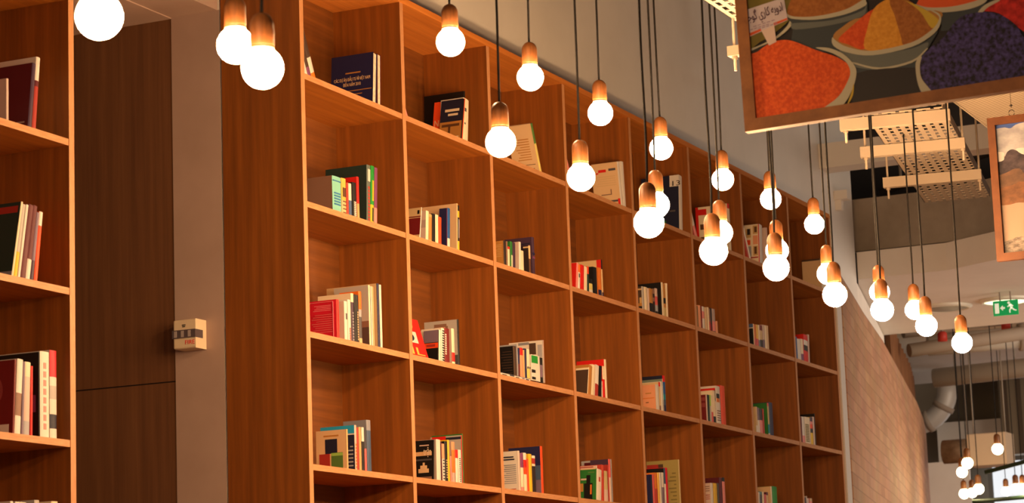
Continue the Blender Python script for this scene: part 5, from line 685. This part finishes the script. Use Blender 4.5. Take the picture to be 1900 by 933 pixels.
HC = dict(sky=(58,84,150), cloud=(196,190,190), rock=(74,62,66), snow=(204,196,192), hill=(150,108,78), hill2=(170,112,68), ground=(158,132,114), pale=(178,158,134))
HN = {'rock': ((42,36,44),(80,68,74),14), 'hill': ((74,58,50),(116,84,64),10), 'hill2': ((86,58,42),(128,86,58),12), 'ground': ((90,80,76),(126,112,106),22), 'pale': ((88,78,72),(150,138,128),40), 'cloud': ((136,136,146),(178,176,182),8)}
def hcol(n):
    if n in HN: return noisy('landscape_'+n, HN[n][0], HN[n][1], (1,1,1.6), HN[n][2], 4, .6, .35, .65)
    return mat('landscape_'+n, HC[n], .55)
frame_dark = noisy('picture_frame_walnut', (92, 52, 26), (116, 68, 36), (6, 3, 3), 4, 5, .45, .3, .7)
f2 = frame('framed_picture', 'brown framed mountain landscape photograph hanging at the right edge by a wire', (1.6, -2.619, 3.3365), 0, .95, .652, .034, .03, frame_dark)
HILLS = [(n, [(1150 if x > 520 else (-40 if x < 36 else x), y) for x, y in P]) for n, P in HILLS]
printed(f2, HILLS, hcol, .95, .652, .032, mat('landscape_ground', HC['ground'], .5))
for yy in (-.11, -.84):
    q = MB(); q.tube([(.012, yy, .69), (.012, yy, 3.2)], .0012, mat('hanging_wire', (90,80,70), .4, metal=.8), 6); q.build('hanging_wire', f2)
    q = MB(); q.tube([(.012, yy+.013*math.sin(t*math.pi/8), .666+.014*math.cos(t*math.pi/8)) for t in range(17)], .002, MATS['hanging_wire'], 6, False); q.lathe([(0,-.008),(.008,0),(0,.008)], MATS['hanging_wire'], 10, (.012, yy, .70)); q.build('hook', f2)
# ------------------------------------------------------------------ cable trays and perforated panel
def tray(name, label, A, B_, wd, z, bars_at, barh=.05, ext=.09, up=ZC, drop=.004, extr=.03):
    """perforated tray whose left edge runs from A to B_ (plan), its width to the right of travel"""
    root = tag(empty(name, (A[0], A[1], z)), label, 'cable tray')
    d = Vector((B_[0]-A[0], B_[1]-A[1])); L = d.length; ang = math.atan2(d.y, d.x); root.rotation_euler = (0, 0, ang)
    q = MB(); rows = 9; st_ = wd/rows
    n = int(L/.075)
    xs = [L*i/n for i in range(n+1)]
    for r_ in range(rows):
        y1 = -st_*r_; y0 = y1-st_*.58
        q.box(0, L, y0, y1, 0, .003, cream)
        for i in range(n):
            if True: q.box(xs[i]+(.03 if r_ % 2 else 0), xs[i]+(.052 if r_ % 2 else .022), y0-st_*.42, y0, 0, .003, cream)
    q.box(0, L, -.003, .0, 0, .05, cream); q.box(0, L, -wd, -wd+.003, 0, .05, cream)
    q.build('perforated_base', root)
    for x in bars_at:
        q = MB(); q.box(x, x+.04, -wd-extr, ext, -drop-barh, -drop, cream); q.build('support_bar', root)
        for y in (ext-.025, -wd-extr+.012):
            q = MB(); q.tube([(x+.02, y, -drop-barh-.06), (x+.02, y, up-z)], .006, cream, 8); q.lathe([(.012,-.004),(.012,.01)], cream, 8, (x+.02, y, -drop-barh-.008)); q.build('threaded_rod', root)
    return root
tray('cable_tray', 'cream perforated cable tray beside the upper left corner of the spice picture', (-7.0, -2.013), (1.9, -2.013), .36, 4.15, (6.90, 5.0, 3.0), .04, .02, ZC, .115)
tray('cable_tray', 'cream perforated cable tray on three hangers below the spice picture', (2.12, -1.905), (4.55, -1.54), .375, 4.2, (.03, .72, 1.58), .055, .125, ZC, .004, .03)
def perf_panel():
    m = bpy.data.materials.new('perforated_sheet'); m.use_nodes = True; nt = m.node_tree; bs = nt.nodes['Principled BSDF']
    tc = nt.nodes.new('ShaderNodeTexCoord'); mp = nt.nodes.new('ShaderNodeMapping'); mp.inputs['Rotation'].default_value = (0,0,R(38))
    wv = nt.nodes.new('ShaderNodeTexWave'); wv.inputs['Scale'].default_value = 13; cr = nt.nodes.new('ShaderNodeValToRGB')
    cr.color_ramp.elements[0].position = .25; cr.color_ramp.elements[0].color = (*lin((120,104,86)),1); cr.color_ramp.elements[1].position = .5; cr.color_ramp.elements[1].color = (*lin((182,164,140)),1)
    nt.links.new(tc.outputs['Object'], mp.inputs[0]); nt.links.new(mp.outputs[0], wv.inputs['Vector']); nt.links.new(wv.outputs['Fac'], cr.inputs[0]); nt.links.new(cr.outputs[0], bs.inputs['Base Color'])
    bs.inputs['Roughness'].default_value = .6
    return m
pp = tag(empty('ceiling_panel', (2.0, -2.30, 4.25)), 'ribbed cream metal ceiling panel above the mountain picture', 'ceiling panel')
q = MB(); q.box(0, 1.6, -1.6, 0, 0, .02, perf_panel()); q.build('ribbed_sheet', pp)
q = MB(); q.box(0, 1.6, -.006, .004, -.002, .05, cream); q.build('edge_rail', pp)
for x in (.2, 1.4):
    for y in (-.1, -1.5):
        q = MB(); q.tube([(x, y, .02), (x, y, ZC-4.25)], .005, cream, 6); q.build('hanger_rod', pp)
# steelwork in the dark void above
vs = tag(empty('steel_frame', (6.6, -.9, 0)), 'pale steel strut frame in the dark void behind the cable tray', 'steelwork')
sm = mat('dusty_steel', (150, 138, 126), .6)
for a, b_ in (((0,.9,5.55),(0,-1.2,5.55)), ((0,.55,5.55),(0,.55,6.6)), ((0,-.15,5.55),(0,-.15,6.6)), ((0,-.62,5.3),(0,-.62,6.6)), ((0,-.62,5.35),(.9,-.9,5.9)), ((0,-.95,5.3),(0,-.95,6.6))):
    q = MB(); q.tube([a, b_], .03, sm, 4); q.build('strut', vs)
pb = tag(empty('black_pipe', (10.1, 0, 5.40)), 'black pipe crossing above the bare concrete beam', 'pipe')
q = MB(); q.tube([(.1, .3, .0), (.1, -.3, .14), (.05, -.75, .24), (0, -1.6, .3)], .032, mat('black_rubber', (40,34,32), .7), 10); q.build('run', pb)
q = MB(); q.tube([(.1, .12, .05), (.1, .12, 1.2)], .012, sm, 6); q.build('hanger_rod', pb)
# ------------------------------------------------------------------ soffit fittings
def disc(name, label, x, y, lit):
    root = tag(empty(name, (x, y, 4.63)), label, 'ceiling light')
    q = MB(); q.lathe([(0,0),(.23,0),(.23,-.012),(.20,-.03),(.19,-.018),(0,-.018)], mat('white_enamel', (226,220,204), .4), 32); q.build('rim', root)
    q = MB(); q.lathe([(0,-.03),(.15,-.028),(.19,-.019)], mat('lit_diffuser', (240,240,220), .4, (.9, 1.0, .66), 1.6) if lit else mat('unlit_diffuser', (128,112,98), .5), 32); q.build('diffuser', root)
    return root
disc('ceiling_light', 'round lit ceiling light directly above the green exit sign', 11.65, -.345, True)
disc('ceiling_light', 'round unlit ceiling light left of the green exit sign', 11.7, .2, False)
es = tag(empty('exit_sign', (11.2, -.44, 4.43)), 'green emergency exit sign with running figure, hung from the ceiling', 'exit sign')
gm = mat('exit_green', (10, 150, 74), .4, (.0, .30, .08), .55); wm = mat('exit_white', (236,240,226), .4, (.8, .9, .7), .5)
q = MB(); q.box(-.012, .012, -.105, .105, 0, .125, gm); q.build('panel', es)
q = MB(); q.prism([(.055,.02),(.09,.02),(.09,.105),(.055,.105)], -.0135, -.011, wm, axis='x'); q.build('door_symbol', es)
q = MB(); q.prism([(.005,.055),(.022,.055),(.022,.040),(.046,.0625),(.022,.085),(.022,.070),(.005,.070)], -.0135, -.011, wm, axis='x'); q.build('arrow', es)
q = MB(); q.prism([(-.030+.011*math.cos(k*math.pi/8), .103+.011*math.sin(k*math.pi/8)) for k in range(16)], -.0135, -.011, wm, axis='x')
for a, b_, hw in (((-.038,.092),(-.052,.058),.010), ((-.042,.086),(-.018,.070),.005), ((-.046,.088),(-.066,.072),.005), ((-.050,.060),(-.034,.040),.006), ((-.034,.040),(-.036,.018),.005), ((-.053,.060),(-.072,.040),.006), ((-.072,.040),(-.092,.034),.005)):
    v = Vector((b_[0]-a[0], b_[1]-a[1])); n_ = Vector((-v.y, v.x)).normalized()*hw
    q.prism([(a[0]+n_.x,a[1]+n_.y),(a[0]-n_.x,a[1]-n_.y),(b_[0]-n_.x,b_[1]-n_.y),(b_[0]+n_.x,b_[1]+n_.y)], -.0135, -.011, wm, axis='x')
q.build('running_figure', es)
for y in (-.045, .045): q = MB(); q.box(-.006, .006, y-.005, y+.005, .125, .2, sm); q.build('bracket', es)
# ------------------------------------------------------------------ services at the far end
slab('ceiling_far', 14.2, 22.5, -6, 4.6, 5.2, 5.3, plaster)
duct_m = mat('galvanised_duct', (196, 190, 182), .45, metal=.15); grime = mat('dull_duct', (158, 142, 126), .7)
fd = tag(empty('flexible_duct', (13.6, 0, 4.98)), 'ribbed flexible duct beyond the white bulkhead', 'duct')
q = MB(); pts = [(0, 1.2-.03*i, .0) for i in range(90)]; q.tube(pts, [.10 if i % 2 else .088 for i in range(90)], grime, 14); q.build('hose', fd)
el = tag(empty('bent_duct', (21.0, 0, 0)), 'pale curved duct elbow beside the end of the brick wall', 'duct')
q = MB(); cx_, cz_ = 3.04, 4.94
pts = [(0, cx_-.42*math.cos(a), cz_-.42*math.sin(a)) for a in [i*math.pi/2/10 for i in range(11)]]
q.tube([(0, cx_-.42, 5.195)]+pts+[(0, cx_+.35, cz_-.42)], .125, duct_m, 16); q.build('elbow', el)
for a in (3, 7):
    q = MB(); q.tube([pts[a], pts[a+1]], .142, grime, 16); q.build('seam_collar', el)
mp_ = tag(empty('main_duct', (18.6, 0, 4.86)), 'long pale round duct crossing above the far lamps', 'duct')
q = MB(); q.tube([(0, 2.15, -.05), (0, -3.5, .12)], .11, duct_m, 18); q.build('run', mp_)
for y in (1.9, 1.2, .5):
    q = MB(); q.tube([(0, y, .0), (0, y, .338)], .01, sm, 6); q.build('hanger_rod', mp_)
for k, (p0, p1, r_, lab) in enumerate((((15.2, 1.5, 4.72), (16.8, -.6, 5.08), .07, 'slanting pipe rising to the right behind the lowest front lamps'), ((16.9, 1.75, 4.98), (17.6, .1, 5.06), .12, 'fat pale insulated pipe under the far ceiling'), ((15.6, 1.66, 4.95), (16.4, .7, 5.10), .045, 'thin pipe under the far ceiling near the slatted drum'))):
    pp_ = tag(empty('service_pipe', p0), lab, 'pipe')
    q = MB(); q.tube([(0,0,0), tuple(p1[i]-p0[i] for i in range(3))], r_, duct_m if k == 1 else grime, 12); q.build('run', pp_)
    q = MB(); q.tube([tuple((p1[i]-p0[i])*.55 for i in range(3)), tuple((p1[i]-p0[i])*.58 for i in range(3))], r_*1.25, grime, 12); q.build('clamp', pp_)
for k, (x, y, z, lab) in enumerate(((15.1, 1.12, 4.82, 'red valve on the pipework behind the brick wall'), (16.2, .72, 5.02, 'red valve on the pipework left of the exit sign'))):
    vv = tag(empty('valve', (x, y, z)), lab, 'valve'); q = MB(); q.lathe([(0,-.05),(.05,-.05),(.05,.03),(.03,.05),(0,.05)], mat('valve_red', (170,48,36), .5), 12); q.build('body', vv); q = MB(); q.tube([(0,0,.05),(0,0,5.199-z)], .015, sm, 6); q.build('stem', vv)
cu_ = tag(empty('air_unit', (18.2, 1.45, 3.72)), 'square beige air unit hanging behind the far lamps', 'air unit')
q = MB(); q.box(-.2, .2, -.22, .22, 0, .36, mat('beige_casing', (196, 172, 146), .6)); o = q.build('casing', cu_); bv = o.modifiers.new('round', 'BEVEL'); bv.width = .012; bv.segments = 2
for y in (-.18, .18):
    q = MB(); q.tube([(0, y, .36), (0, y, 1.479)], .008, sm, 6); q.build('hanger_rod', cu_)
lowd = tag(empty('duct_sleeve', (19.2, 1.95, 4.0)), 'low lagged duct left of the beige air unit', 'duct')
q = MB(); q.tube([(0, .30, 0), (0, -.22, .0)], .14, noisy('lagging', (128,104,82), (176,152,126), (1,1,1), 8, 3, .9), 16); q.build('sleeve', lowd)
q = MB(); q.tube([(0, .0, .1), (0, .0, 1.199)], .01, sm, 6); q.build('hanger_rod', lowd)
# ribbed roof deck end
rb = tag(empty('ribbed_cladding', (22.6, 1.0, 4.2)), 'tall dark ribbed cladding at the far end of the hall', 'cladding')
q = MB(); q.box(0, .04, -3.0, 1.35, 0, 2.3, mat('cladding_taupe', (126,112,92), .8)); q.build('sheet', rb)
q = MB()
for i in range(24): q.box(-.03, 0, -2.9+.18*i, -2.86+.18*i, 0, 2.3, mat('cladding_rib', (84,70,56), .8))
q.build('rib', rb)
# slatted timber drum
sd = tag(empty('slatted_screen', (0, 0, 0)), 'curved screen of dark upright timber slats above the brick wall', 'screen')
SP = [(14.1, 1.385), (15.0, 1.58), (16.0, 1.81), (17.5, 2.14), (19.0, 2.51), (20.3, 2.87)]
slat_m = noisy('brown_slats', (104, 66, 40), (140, 92, 58), (6,6,.6), 5, 4, .6)
q = MB(); q.prism([(x, y+.05) for x, y in SP]+[(x, y+.10) for x, y in reversed(SP)], 4.38, 4.86, mat('slat_backing', (72,46,30), .8)); q.build('backing', sd)
def along(P, s_):
    tot = [math.hypot(P[i+1][0]-P[i][0], P[i+1][1]-P[i][1]) for i in range(len(P)-1)]; s_ *= sum(tot)
    for i, t in enumerate(tot):
        if s_ <= t or i == len(tot)-1: f = s_/t; return (P[i][0]+(P[i+1][0]-P[i][0])*f, P[i][1]+(P[i+1][1]-P[i][1])*f)
        s_ -= t
for i in range(44):
    x, y = along(SP, (i+.3)/44.); q = MB(); q.box(x, x+.07, y, y+.06, 4.38, 4.86 + (.03 if i % 3 == 0 else 0), slat_m); q.build('slat', sd)
# far window and lamp rails
wn = empty('window_1', (23.3, 0, 0)); struct(wn)
wf = mat('window_frame_grey', (120,120,116), .5)
q = MB(); q.box(0, .03, -.6, 2.72, 2.4, 4.2, mat('bright_daylight_pane', (220,228,236), .2, (.72,.78,.84), 1.0)); q.build('window_pane', wn)
q = MB()
for y in (-.6, .5, 1.6, 2.7): q.box(-.04, 0, y-.03, y+.03, 2.4, 4.2, wf)
for z in (2.4, 3.5, 4.2): q.box(-.04, 0, -.6, 2.72, z-.03, z+.03, wf)
q.build('window_frame', wn)
slab('wall_far_2', 23.35, 23.9, -3, 3.4, 4.2, 4.75, plaster)
for k, (p0, p1, lab) in enumerate((((16.0, 1.0, 3.49), (16.0, -.9, 3.86), 'upper dark green lamp rail in front of the bright far window'), ((16.6, 1.3, 3.235), (16.6, -.9, 3.29), 'lower dark green lamp rail behind the far lamps'))):
    rl = tag(empty('lamp_rail', p0), lab, 'rail'); q = MB(); q.tube([(0,0,0), tuple(p1[i]-p0[i] for i in range(3))], .022, mat('dark_green_rail', (34,54,36), .5), 8); q.build('rail', rl)
    q = MB(); q.tube([(0,-1.2,.15), (0,-1.2,5.199-p0[2])], .006, sm, 6); q.build('hanger_rod', rl)
